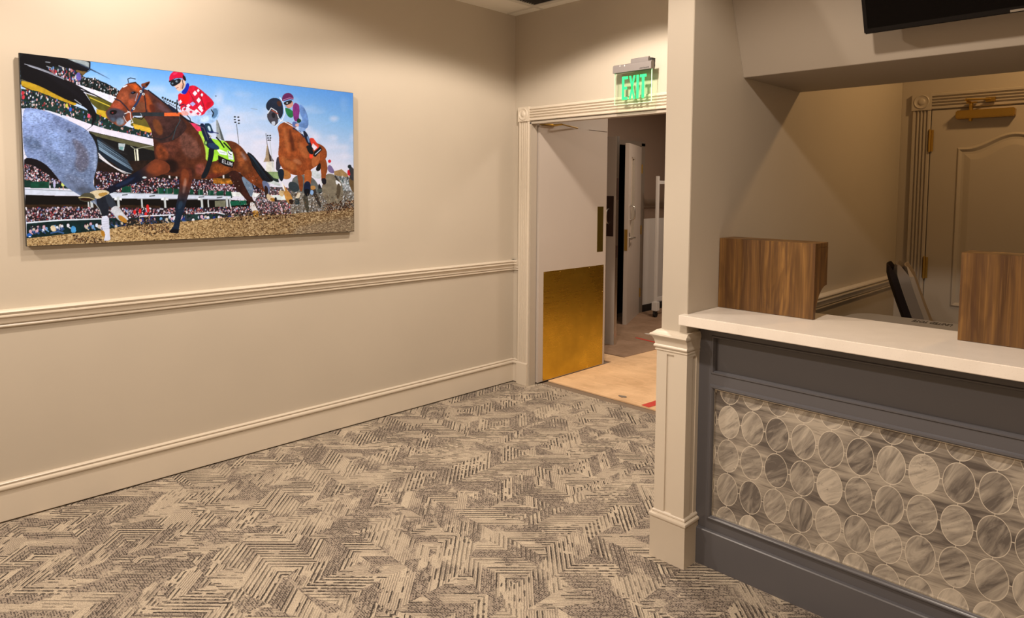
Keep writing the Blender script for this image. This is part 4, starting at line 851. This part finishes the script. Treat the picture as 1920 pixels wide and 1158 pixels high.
    P([(37, 100), (70, 103), (118, 109), (140, 118), (168, 131), (160, 137), (136, 130), (110, 127), (88, 124), (92, 134), (112, 147), (136, 158), (156, 172), (168, 190), (178, 208), (181, 218), (178, 230), (170, 240), (173, 222), (166, 208), (152, 198), (128, 190), (104, 178), (78, 164), (56, 156), (41, 150)], BL, rd=1)
    c.hairs([(45, 120), (80, 132)], [(150, 168), (178, 214)], 40, 1.3, (24, 22, 30), -6, .9, 3); c.hairs([(45, 121), (60, 128)], [(115, 147), (150, 165)], 7, .9, (190, 190, 198), -4, .8, 1); c.hairs([(120, 150), (140, 164)], [(172, 178), (190, 186)], 10, 1.2, (28, 26, 32), -2, .9, 1)
    c.hairs([(140, 118), (160, 128)], [(172, 134), (206, 150)], 10, .7, (40, 54, 74), -3, .7, 2); c.hairs([(150, 190), (168, 190)], [(176, 226), (182, 216)], 10, 1.4, BL, 2, .9, 2); L([(178, 228), (172, 237), (158, 248)], (1.4, .5), (40, 44, 60)); c.hairs([(88, 108), (130, 112)], [(150, 128), (168, 134)], 10, 1.2, (22, 24, 30), 0, .8, 2)
    for a, b in (((86, 118), (94, 119)), ((88, 126), (96, 129)), ((110, 125), (118, 128)), ((140, 188), (152, 197))): L([a, b], 1.5, (200, 202, 206), .8)
    # ---- the leading bay horse
    B1 = (136, 72, 42); B2 = (74, 40, 32)
    P([(460, 284), (470, 288), (484, 304), (498, 322), (508, 334), (512, 340), (500, 342), (490, 338), (476, 324), (466, 306)], (24, 22, 26), rd=1); c.hairs([(462, 286), (474, 296)], [(488, 338), (508, 340)], 16, 1, (40, 62, 78), 2, .7, 2); c.hairs([(466, 292), (470, 296)], [(494, 346), (512, 348)], 8, .8, (20, 18, 22), 2, .8, 2)
    P([(424, 318), (440, 316), (452, 330), (462, 346), (470, 366), (476, 380), (468, 384), (458, 372), (444, 356), (432, 340)], (66, 34, 28), noise=.3); P([(450, 330), (462, 334), (472, 346), (474, 360), (470, 372), (464, 360), (456, 346)], (122, 138, 156)); P([(466, 381), (474, 378), (482, 394), (486, 402), (481, 408), (473, 400)], (226, 218, 212), rd=1); P([(472, 396), (482, 394), (486, 403), (480, 409), (473, 404)], (186, 136, 56), rd=1)
    P([(456, 300), (470, 308), (482, 326), (494, 342), (500, 354), (496, 362), (484, 352), (470, 344), (458, 334), (446, 322)], (124, 64, 34), noise=.3); P([(488, 338), (500, 340), (506, 352), (502, 366), (496, 360)], (112, 122, 150)); P([(494, 346), (502, 352), (502, 372), (496, 372)], (54, 36, 34)); P([(500, 362), (508, 368), (518, 374), (514, 379), (504, 377), (498, 370)], (222, 196, 160)); P([(505, 371), (515, 372), (516, 378), (507, 378)], (170, 120, 50)); Ee(516, 374, 2.2, 4, (30, 30, 34))
    P([(284, 224), (300, 214), (322, 212), (338, 218), (350, 228), (368, 238), (388, 256), (404, 266), (420, 264), (434, 264), (448, 272), (460, 286), (470, 304), (472, 318), (462, 330), (448, 324), (436, 318), (424, 326), (404, 334), (384, 337), (362, 336), (342, 332), (318, 330), (300, 326), (292, 310), (288, 290), (286, 262), (281, 244)], B2, noise=.22, grad=((300, 240, 440, 300), (112, 60, 32)))
    for pts, k, a in (([(300, 236), (326, 238), (340, 256), (336, 284), (318, 296), (304, 280)], (116, 66, 52), .7), ([(330, 244), (356, 252), (374, 272), (376, 292), (358, 300), (340, 288), (336, 262)], (132, 92, 82), .7), ([(292, 268), (304, 272), (316, 290), (312, 304), (298, 302), (290, 290)], (150, 76, 40), .8), ([(306, 296), (328, 300), (336, 316), (322, 326), (304, 318)], (26, 16, 18), .85), ([(366, 306), (384, 308), (386, 322), (374, 332), (364, 322)], (150, 84, 74), .8), ([(396, 306), (416, 310), (430, 316), (416, 326), (398, 328)], (176, 98, 40), .85), ([(386, 326), (420, 324), (410, 332), (388, 336)], (110, 40, 36), .6), ([(440, 274), (450, 282), (458, 300), (452, 316), (442, 306), (440, 288)], (176, 104, 56), .7), ([(448, 282), (456, 290), (462, 302), (456, 298)], (190, 200, 230), .8), ([(436, 280), (442, 290), (444, 312), (438, 318), (436, 300)], (70, 36, 26), .8), ([(456, 304), (464, 312), (466, 324), (456, 320)], (168, 100, 50), .7), ([(320, 246), (332, 244), (328, 256), (318, 262)], (160, 120, 110), .5), ([(352, 316), (362, 312), (366, 334), (352, 334)], (60, 34, 30), .8)): P(pts, k, a*.85, soft=12, noise=.3)
    # standing foreleg
    P([(334, 314), (356, 314), (360, 332), (357, 350), (352, 366), (347, 384), (342, 400), (337, 416), (335, 430), (335, 438), (328, 438), (316, 436), (320, 430), (325, 424), (328, 406), (329, 388), (332, 370), (336, 350), (335, 332)], (30, 44, 62), noise=.22, rd=1, grad=((340, 385, 345, 345), (96, 48, 34))); P([(338, 316), (352, 318), (354, 336), (346, 352), (338, 344)], (142, 74, 42), .8, soft=4); P([(345, 330), (350, 340), (344, 366), (340, 360)], (200, 170, 160), .45, soft=3); P([(334, 378), (342, 376), (340, 390), (332, 394)], (58, 80, 100), .7, soft=2); P([(318, 431), (335, 430), (335, 438), (316, 437)], (20, 20, 28), rd=1)
    # outstretched foreleg
    P([(292, 297), (280, 304), (266, 316), (248, 326), (228, 340), (208, 349), (196, 356), (198, 364), (206, 364), (224, 354), (244, 346), (262, 340), (280, 334), (302, 328), (318, 322), (316, 306)], (20, 26, 44), rd=1, grad=((258, 330, 290, 316), (120, 62, 38))); P([(276, 312), (292, 302), (304, 312), (296, 326), (280, 326), (272, 320)], (150, 78, 46), .75, soft=9); Ee(270, 333, 4, 1.9, (206, 214, 216)); P([(214, 348), (240, 336), (256, 330), (240, 344), (220, 352)], (34, 50, 78), .8, soft=2)
    P([(166, 362), (178, 357), (192, 356), (202, 358), (206, 363), (196, 367), (184, 374), (176, 370)], (214, 196, 160), rd=1); P([(182, 364), (196, 360), (204, 363), (190, 370)], (176, 138, 70), rd=1); P([(147, 371), (156, 363), (168, 361), (178, 366), (178, 375), (166, 379), (152, 377)], (88, 84, 66), rd=1); P([(149, 373), (160, 370), (175, 373), (170, 377), (156, 377)], (56, 30, 20), rd=1); L([(148, 371), (154, 370), (168, 371), (177, 374)], 1.2, (216, 196, 140))
    # neck and head
    P([(264, 166), (276, 170), (292, 182), (310, 196), (326, 210), (338, 222), (352, 238), (330, 262), (300, 270), (288, 262), (284, 250), (278, 236), (270, 222), (258, 214), (256, 190)], (100, 56, 46), noise=.25, grad=((272, 180, 330, 240), (66, 44, 42)))
    P([(270, 172), (280, 184), (286, 200), (282, 216), (274, 206), (270, 190)], (176, 86, 40), .85, soft=7); P([(276, 196), (288, 196), (290, 214), (282, 214)], (92, 40, 26), .8, soft=3); P([(284, 222), (298, 226), (306, 250), (296, 256), (286, 240)], (128, 74, 40), .8, soft=4); P([(290, 190), (306, 198), (322, 214), (308, 212), (294, 204)], (110, 80, 86), .7, soft=8); L([(276, 170), (292, 182), (310, 196), (328, 211)], 2.4, (26, 28, 40)); P([(308, 192), (330, 206), (336, 214), (322, 212)], (34, 38, 58), rd=1); L([(333, 216), (336, 226), (328, 240), (322, 262)], 1.2, (60, 84, 90)); L([(284, 258), (300, 262), (316, 256), (326, 244)], 1.5, (34, 36, 40))
    P([(264, 165), (262, 158), (270, 156), (280, 152), (277, 160), (270, 167)], (128, 66, 40), rd=1); P([(269, 160), (279, 153), (274, 163)], (44, 26, 24), rd=1)
    P([(196, 210), (204, 203), (210, 193), (217, 184), (220, 174), (230, 162), (240, 156), (252, 155), (262, 162), (270, 174), (274, 192), (274, 208), (264, 214), (250, 216), (246, 224), (238, 228), (232, 236), (222, 238), (214, 233), (206, 229), (200, 222)], (140, 70, 42), noise=.18)
    for pts, k, a in (([(238, 158), (252, 157), (262, 168), (258, 174), (244, 166)], (206, 96, 36), .9), ([(222, 176), (240, 168), (240, 186), (228, 198), (218, 190)], (170, 92, 60), .8), ([(242, 172), (256, 172), (256, 184), (246, 192), (240, 184)], (104, 72, 66), .85), ([(242, 184), (256, 182), (252, 196), (242, 200), (238, 194)], (186, 96, 66), .6), ([(250, 194), (270, 190), (272, 206), (258, 212), (248, 208)], (120, 76, 54), .8), ([(208, 196), (224, 192), (232, 202), (224, 208), (208, 204)], (178, 86, 60), .8), ([(198, 208), (212, 202), (230, 208), (238, 216), (226, 224), (210, 230), (200, 220)], (64, 66, 80), .9), ([(216, 224), (228, 220), (234, 228), (228, 236), (218, 236)], (128, 152, 172), .85), ([(205, 222), (214, 220), (216, 230), (208, 230)], (84, 100, 116), .8)): P(pts, k, a, soft=6, noise=.2)
    P([(204, 209), (212, 206), (219, 209), (216, 215), (206, 216)], (22, 14, 16), rd=1); Ee(210, 212, 1.6, 1.2, (150, 60, 60)); P([(242, 175), (250, 171), (254, 174), (248, 178)], (18, 16, 22), rd=1); Ee(247, 174, 2, 1.4, (60, 70, 96)); L([(230, 164), (236, 161)], 2.2, (240, 238, 238)); L([(239, 156), (238, 149), (243, 147), (252, 149)], 1.5, (40, 50, 60)); L([(241, 157), (252, 155), (262, 165)], 1.6, (34, 24, 26))
    # bridle and reins
    L([(214, 186), (224, 190), (234, 200), (240, 208)], 2.6, (60, 44, 54)); L([(268, 164), (262, 178), (256, 192), (248, 204), (246, 208)], 4, (44, 60, 92)); L([(267, 170), (270, 186), (272, 206), (273, 210)], 1.8, (34, 30, 40)); L([(256, 176), (252, 190)], 1, (180, 190, 205))
    for x, y in ((262, 172), (267, 177), (249, 204)): Ee(x, y, 2.5, 2.3, (228, 226, 220)); Ee(x+.3, y, 1.2, 1.1, (60, 54, 60))
    L([(238, 209), (243, 212), (244, 222), (248, 230), (242, 232)], 1.2, (236, 232, 232)); L([(230, 218), (234, 226), (238, 232)], .9, (225, 228, 232)); L([(232, 214), (242, 210)], 1.2, (240, 236, 234))
    P([(246, 211), (306, 211), (306, 218.5), (246, 217.5)], (48, 54, 58), rd=0); L([(250, 220), (264, 224), (270, 218)], 1.8, (36, 34, 36)); P([(306, 212), (338, 211), (344, 214), (338, 218), (306, 218)], (228, 112, 58), rd=0)
    L([(262, 213), (265, 219)], 1.2, (150, 158, 162)); L([(336, 216), (350, 226), (366, 234), (384, 240)], 3.2, (28, 30, 38)); L([(346, 214), (354, 222), (356, 230)], 1.6, (34, 34, 44)); L([(330, 188), (329, 200), (330, 212)], 2.2, (38, 38, 44))
    # saddle cloth
    P([(354, 230), (366, 232), (378, 240), (384, 250), (376, 251), (368, 246)], (228, 66, 104), rd=0); P([(368, 246), (378, 246), (388, 258), (404, 262), (420, 264), (430, 276), (437, 292), (438, 306), (420, 300), (408, 298), (402, 303), (384, 303), (384, 282), (378, 262)], (166, 220, 66), rd=1, noise=.1); P([(372, 250), (380, 254), (386, 280), (388, 298), (384, 302), (384, 280)], (196, 214, 96), .7, soft=2)
    L([(404, 258), (410, 264), (418, 276)], 2.6, (26, 32, 34)); L([(418, 268), (426, 276), (433, 284)], 2.8, (26, 30, 34)); P([(405, 281), (410, 280), (423, 285), (424, 291), (410, 289)], (232, 238, 232), rd=0); P([(424, 282), (434, 285), (436, 300), (427, 298)], (232, 238, 240), rd=0); L([(426, 284), (428, 288), (432, 290)], 1.4, (30, 34, 40)); L([(410, 284.5), (420, 287)], .8, (150, 170, 160)); L([(427, 293), (434, 295)], .7, (150, 160, 170))
    P([(390, 274), (400, 276), (399, 292), (394, 312), (388, 328), (382, 336), (374, 334), (382, 318), (388, 300)], (22, 30, 38), rd=1)
    P([(407, 291), (422, 298), (437, 303.5), (435, 315), (420, 311), (408, 304)], (24, 20, 24), rd=0)
    for i, gl in enumerate(('1110100110010111', '1000100010001110', '1010101010101110', '1010111010101010')):        # E L U M in strokes
        bx, by = 415.5+i*5.0, 299.0+i*1.75; dx, dy = np.array([3.2, 1.1]), np.array([-.5, 5.8]); f = lambda a, b: (bx+dx[0]*a+dy[0]*b, by+dx[1]*a+dy[1]*b)
        st = ([[(0, 0), (0, 1)], [(0, 0), (1, 0)], [(0, .5), (.8, .5)], [(0, 1), (1, 1)]], [[(0, 0), (0, 1), (1, 1)]], [[(0, 0), (0, 1), (1, 1), (1, 0)]], [[(0, 1), (0, 0), (.5, .6), (1, 0), (1, 1)]])[i]
        for sg in st: L([f(*q) for q in sg], .95, (236, 236, 238))
    # rider of the leading horse
    P([(399, 192), (405, 198), (409, 208), (408, 218), (402, 227), (392, 232), (376, 234), (362, 230), (356, 222), (362, 216), (380, 212), (388, 204)], (166, 196, 232), noise=.15); P([(396, 204), (404, 202), (407, 212), (402, 222), (394, 222), (398, 212)], (84, 120, 152), .8, soft=2); P([(372, 222), (384, 216), (392, 222), (384, 230), (374, 230)], (206, 222, 244), .8, soft=3); L([(394, 206), (398, 212), (396, 218)], 2, (30, 36, 46))
    P([(380, 231), (392, 231), (396, 242), (400, 250), (390, 250), (384, 244)], (34, 66, 86), rd=1); P([(386, 236), (391, 236), (394, 246), (390, 246)], (186, 208, 216), rd=1); P([(372, 232), (380, 231), (386, 246), (394, 260), (402, 270), (410, 280), (400, 281), (386, 277), (382, 262), (376, 248)], (26, 38, 68), rd=1); P([(386, 268), (400, 268), (410, 276), (408, 281), (392, 277)], (40, 66, 96), rd=1); L([(386, 246), (398, 248), (407, 250)], 1.6, (36, 34, 110)); L([(390, 252), (394, 256), (391, 258)], 1.4, (190, 180, 150)); Ee(384, 268, 3.4, 4.6, (36, 60, 44), .9); Ee(384, 268, 2, 3, (150, 190, 110)); L([(366, 234), (380, 240), (388, 262)], 1.4, (90, 90, 96))
    RED = (214, 28, 62)
    P([(332, 174), (344, 178), (350, 164), (356, 160), (364, 161), (374, 168), (386, 178), (398, 190), (399, 196), (392, 202), (384, 208), (380, 215), (372, 217), (356, 217), (344, 214), (336, 206), (336, 198), (331, 188)], RED, rd=1, noise=.12); P([(334, 176), (346, 178), (352, 170), (354, 184), (350, 194), (340, 196), (334, 188)], (236, 30, 30), .85, soft=2); P([(376, 172), (388, 182), (398, 192), (390, 202), (382, 208), (380, 192), (374, 182)], (222, 24, 58), rd=1); L([(372, 168), (376, 188), (382, 206)], 1, (130, 16, 34)); L([(352, 172), (360, 186), (366, 198)], .9, (140, 18, 36)); P([(384, 192), (396, 190), (392, 200), (384, 204)], (186, 16, 40), .7, soft=2)
    def dia(x, y, w, h, k=(238, 234, 246), sk=0): P([(x, y-h), (x+w, y+sk), (x, y+h), (x-w, y-sk)], k, rd=0, noise=.04)
    for q in ((363, 175, 4.4, 5.2), (370, 188, 4.2, 5.6), (359, 195, 5.6, 4.6), (373, 202, 4.6, 5.4), (351, 198, 4, 3.4), (369, 170, 2.6, 3.6), (376, 178, 2.4, 3.6), (366, 209, 5, 4.6), (376, 207, 3, 4), (361, 214, 3.6, 2.6), (336, 191, 3, 4), (349, 203, 5, 3)): dia(*q, k=(236, 232, 246) if q[0] != 359 else (180, 176, 222))
    P([(340, 200), (350, 202), (362, 208), (374, 210), (376, 216), (362, 217.5), (346, 216), (338, 211)], (232, 216, 224), rd=1, noise=.08); 
    for q in ((344, 205, 3, 3), (356, 210, 3.2, 3), (369, 213, 3.4, 3)): dia(*q, k=(210, 50, 84))
    P([(336, 209), (346, 208), (352, 212), (350, 217), (340, 217)], (236, 176, 168), rd=1); L([(334, 198), (342, 196)], 1.6, (54, 44, 60)); L([(345, 196), (346, 204)], 1.4, (60, 70, 100))
    P([(350, 155), (353, 160), (351, 168), (346, 177), (341, 177), (337, 173), (344, 166), (347, 157)], (28, 52, 178), rd=1)
    P([(318, 157), (330, 150), (342, 149), (346, 156), (343, 166), (336, 172), (330, 170), (327, 164)], (236, 198, 176), rd=1, noise=.06); P([(334, 160), (342, 154), (345, 160), (338, 170)], (206, 150, 124), .6, soft=2); L([(328, 166), (332, 164)], 1, (150, 60, 60)); L([(339, 150), (341, 158), (340, 166)], 1.4, (60, 44, 40))
    P([(316, 155), (324, 150), (336, 147), (337, 154), (330, 159), (322, 163), (318, 160)], (30, 34, 42), rd=1); Ee(321, 157, 1.7, 1.7, (120, 140, 150)); Ee(329, 153, 2.5, 2.0, (140, 160, 170)); Ee(330.5, 152.4, 1.3, 1.0, (60, 74, 90))
    P([(314.5, 153), (315, 144), (319, 137), (326, 133), (334, 133), (341, 138), (345, 146), (346, 153), (341, 150), (338, 146), (326, 146), (318, 150)], (222, 24, 72), rd=1, noise=.08); P([(340, 140), (345, 144), (347, 152), (343, 152), (340, 147)], (40, 30, 34), rd=1); L([(315, 152), (326, 147), (339, 146)], 1.0, (150, 10, 40)); P([(320, 140), (328, 135), (332, 136), (324, 142)], (250, 90, 130), .6, soft=2); P([(314, 153), (326, 148), (322, 152), (315, 155)], (30, 18, 24), rd=0)
    # ---- thrown dirt
    DRT = [(74, 44, 30), (110, 72, 48), (52, 30, 24), (150, 108, 72), (205, 176, 140), (40, 28, 26)]
    c.speck([(258, 412), (280, 404), (300, 418), (318, 430), (300, 438), (274, 444), (258, 430)], DRT, 520, (.5, 1.2)); c.speck([(226, 422), (262, 408), (262, 430), (232, 428)], DRT, 160, (.5, 1.2)); c.speck([(300, 410), (312, 414), (318, 436), (302, 436)], DRT, 120, (.5, 1.2))
    c.speck([(136, 440), (160, 444), (190, 446), (194, 454), (150, 456), (140, 450)], DRT, 300, (.5, 1.2)); c.speck([(420, 404), (450, 400), (480, 396), (520, 398), (545, 392), (548, 408), (500, 412), (450, 414), (410, 414)], DRT, 700, (.5, 1.3)); c.speck([(440, 370), (500, 370), (560, 380), (560, 400), (450, 400)], DRT+[(225, 220, 214)], 260, (.4, .9)); c.speck([(604, 384), (640, 376), (668, 376), (668, 392), (610, 400)], DRT, 520, (.5, 1.3)); c.speck([(545, 360), (668, 366), (668, 390), (545, 400)], DRT+[(200, 195, 186)], 420, (.4, .9)); c.speck([(420, 330), (480, 330), (500, 370), (430, 360)], [(225, 205, 180), (60, 40, 34)], 60, (.4, .7)); c.speck([(400, 404), (560, 402), (560, 430), (400, 436)], DRT[:3], 160, (.4, 1.0))
    Ee(402, 180, 1.6, .9, (90, 110, 140)); L([(468, 203), (480, 205)], .9, (150, 160, 180))
    return c

def build_print():
    c = paint_race()
    py0, py1, pz0, pz1, xf = .622, 2.345, 1.2725, 2.145, .040
    t = thing('wall_picture', 'wide unframed horse race photograph hanging on the beige left wall', 'picture', (0, (py0+py1)/2, (pz0+pz1)/2))
    ny, nz = 960, 500
    # sheet corners in sheet units: top left, top right, bottom right, bottom left
    src = np.array([(0, 1), (1, 1), (1, 0), (0, 0)], float); dst = np.array([(37.6, 101.8), (660, 173.4), (664.8, 434.6), (52.6, 461.4)])
    A = []; b = []
    for (u, v), (x, y) in zip(src, dst): A += [[u, v, 1, 0, 0, 0, -u*x, -v*x], [0, 0, 0, u, v, 1, -u*y, -v*y]]; b += [x, y]
    h = np.append(np.linalg.solve(np.array(A), np.array(b)), 1).reshape(3, 3)
    U, V = np.meshgrid(np.linspace(0, 1, ny), np.linspace(0, 1, nz)); Wd = h[2, 0]*U+h[2, 1]*V+1
    X = (h[0, 0]*U+h[0, 1]*V+h[0, 2])/Wd; Y = (h[1, 0]*U+h[1, 1]*V+h[1, 2])/Wd
    fx = np.clip((X-c.x0)*c.K, 0, c.w-2); fy = np.clip((Y-c.y0)*c.K, 0, c.h-2); i = fy.astype(int); j = fx.astype(int); fy = (fy-i)[..., None]; fx = (fx-j)[..., None]; a = np.clip(c.a, 0, 255)
    col = (a[i, j]*(1-fx)+a[i, j+1]*fx)*(1-fy)+(a[i+1, j]*(1-fx)+a[i+1, j+1]*fx)*fy
    q = col/255; lin = np.where(q <= .04045, q/12.92, ((q+.055)/1.055)**2.4)
    lin = np.clip(lin**1.13*np.array(PRINT_GAIN), 0, .93)                    # ink density of the print
    me = bpy.data.meshes.new('print_face'); n = ny*nz
    co = np.empty((nz, ny, 3), np.float32); co[..., 0] = xf-t['base'][0]; co[..., 1] = py0+U*(py1-py0)-t['base'][1]; co[..., 2] = pz0+V*(pz1-pz0)-t['base'][2]
    idx = np.arange(n).reshape(nz, ny); f = np.stack([idx[:-1, :-1], idx[:-1, 1:], idx[1:, 1:], idx[1:, :-1]], -1).reshape(-1, 4)
    me.vertices.add(n); me.vertices.foreach_set('co', co.ravel()); me.loops.add(f.size); me.loops.foreach_set('vertex_index', f.ravel().astype(np.int32))
    me.polygons.add(len(f)); me.polygons.foreach_set('loop_start', np.arange(0, f.size, 4, dtype=np.int32)); me.update(calc_edges=True)
    ca = me.color_attributes.new('ink', 'FLOAT_COLOR', 'POINT'); rgba = np.ones((n, 4), np.float32); rgba[:, :3] = lin.reshape(-1, 3); ca.data.foreach_set('color', rgba.ravel())
    m = Mat('printed photograph', rough=.55, spec=.10); at = m.t.nodes.new('ShaderNodeAttribute'); at.attribute_name = 'ink'; m.color(at.outputs['Color']); me.materials.append(m.m)
    o = bpy.data.objects.new('print_face', me); COL.objects.link(o); o.parent = t
    box(.022, xf-.0005, py0-.0015, py1+.0015, pz0-.0015, pz1+.0015).build('print_board', m_blackm, t)
    box(0, .022, py0+.010, py1-.012, pz0-.004, pz1-.02).build('backing_frame', paint('backing frame brown', (.10, .075, .055), .7), t)
PRINT_GAIN = (.68, .81, 1.03)
build_print()
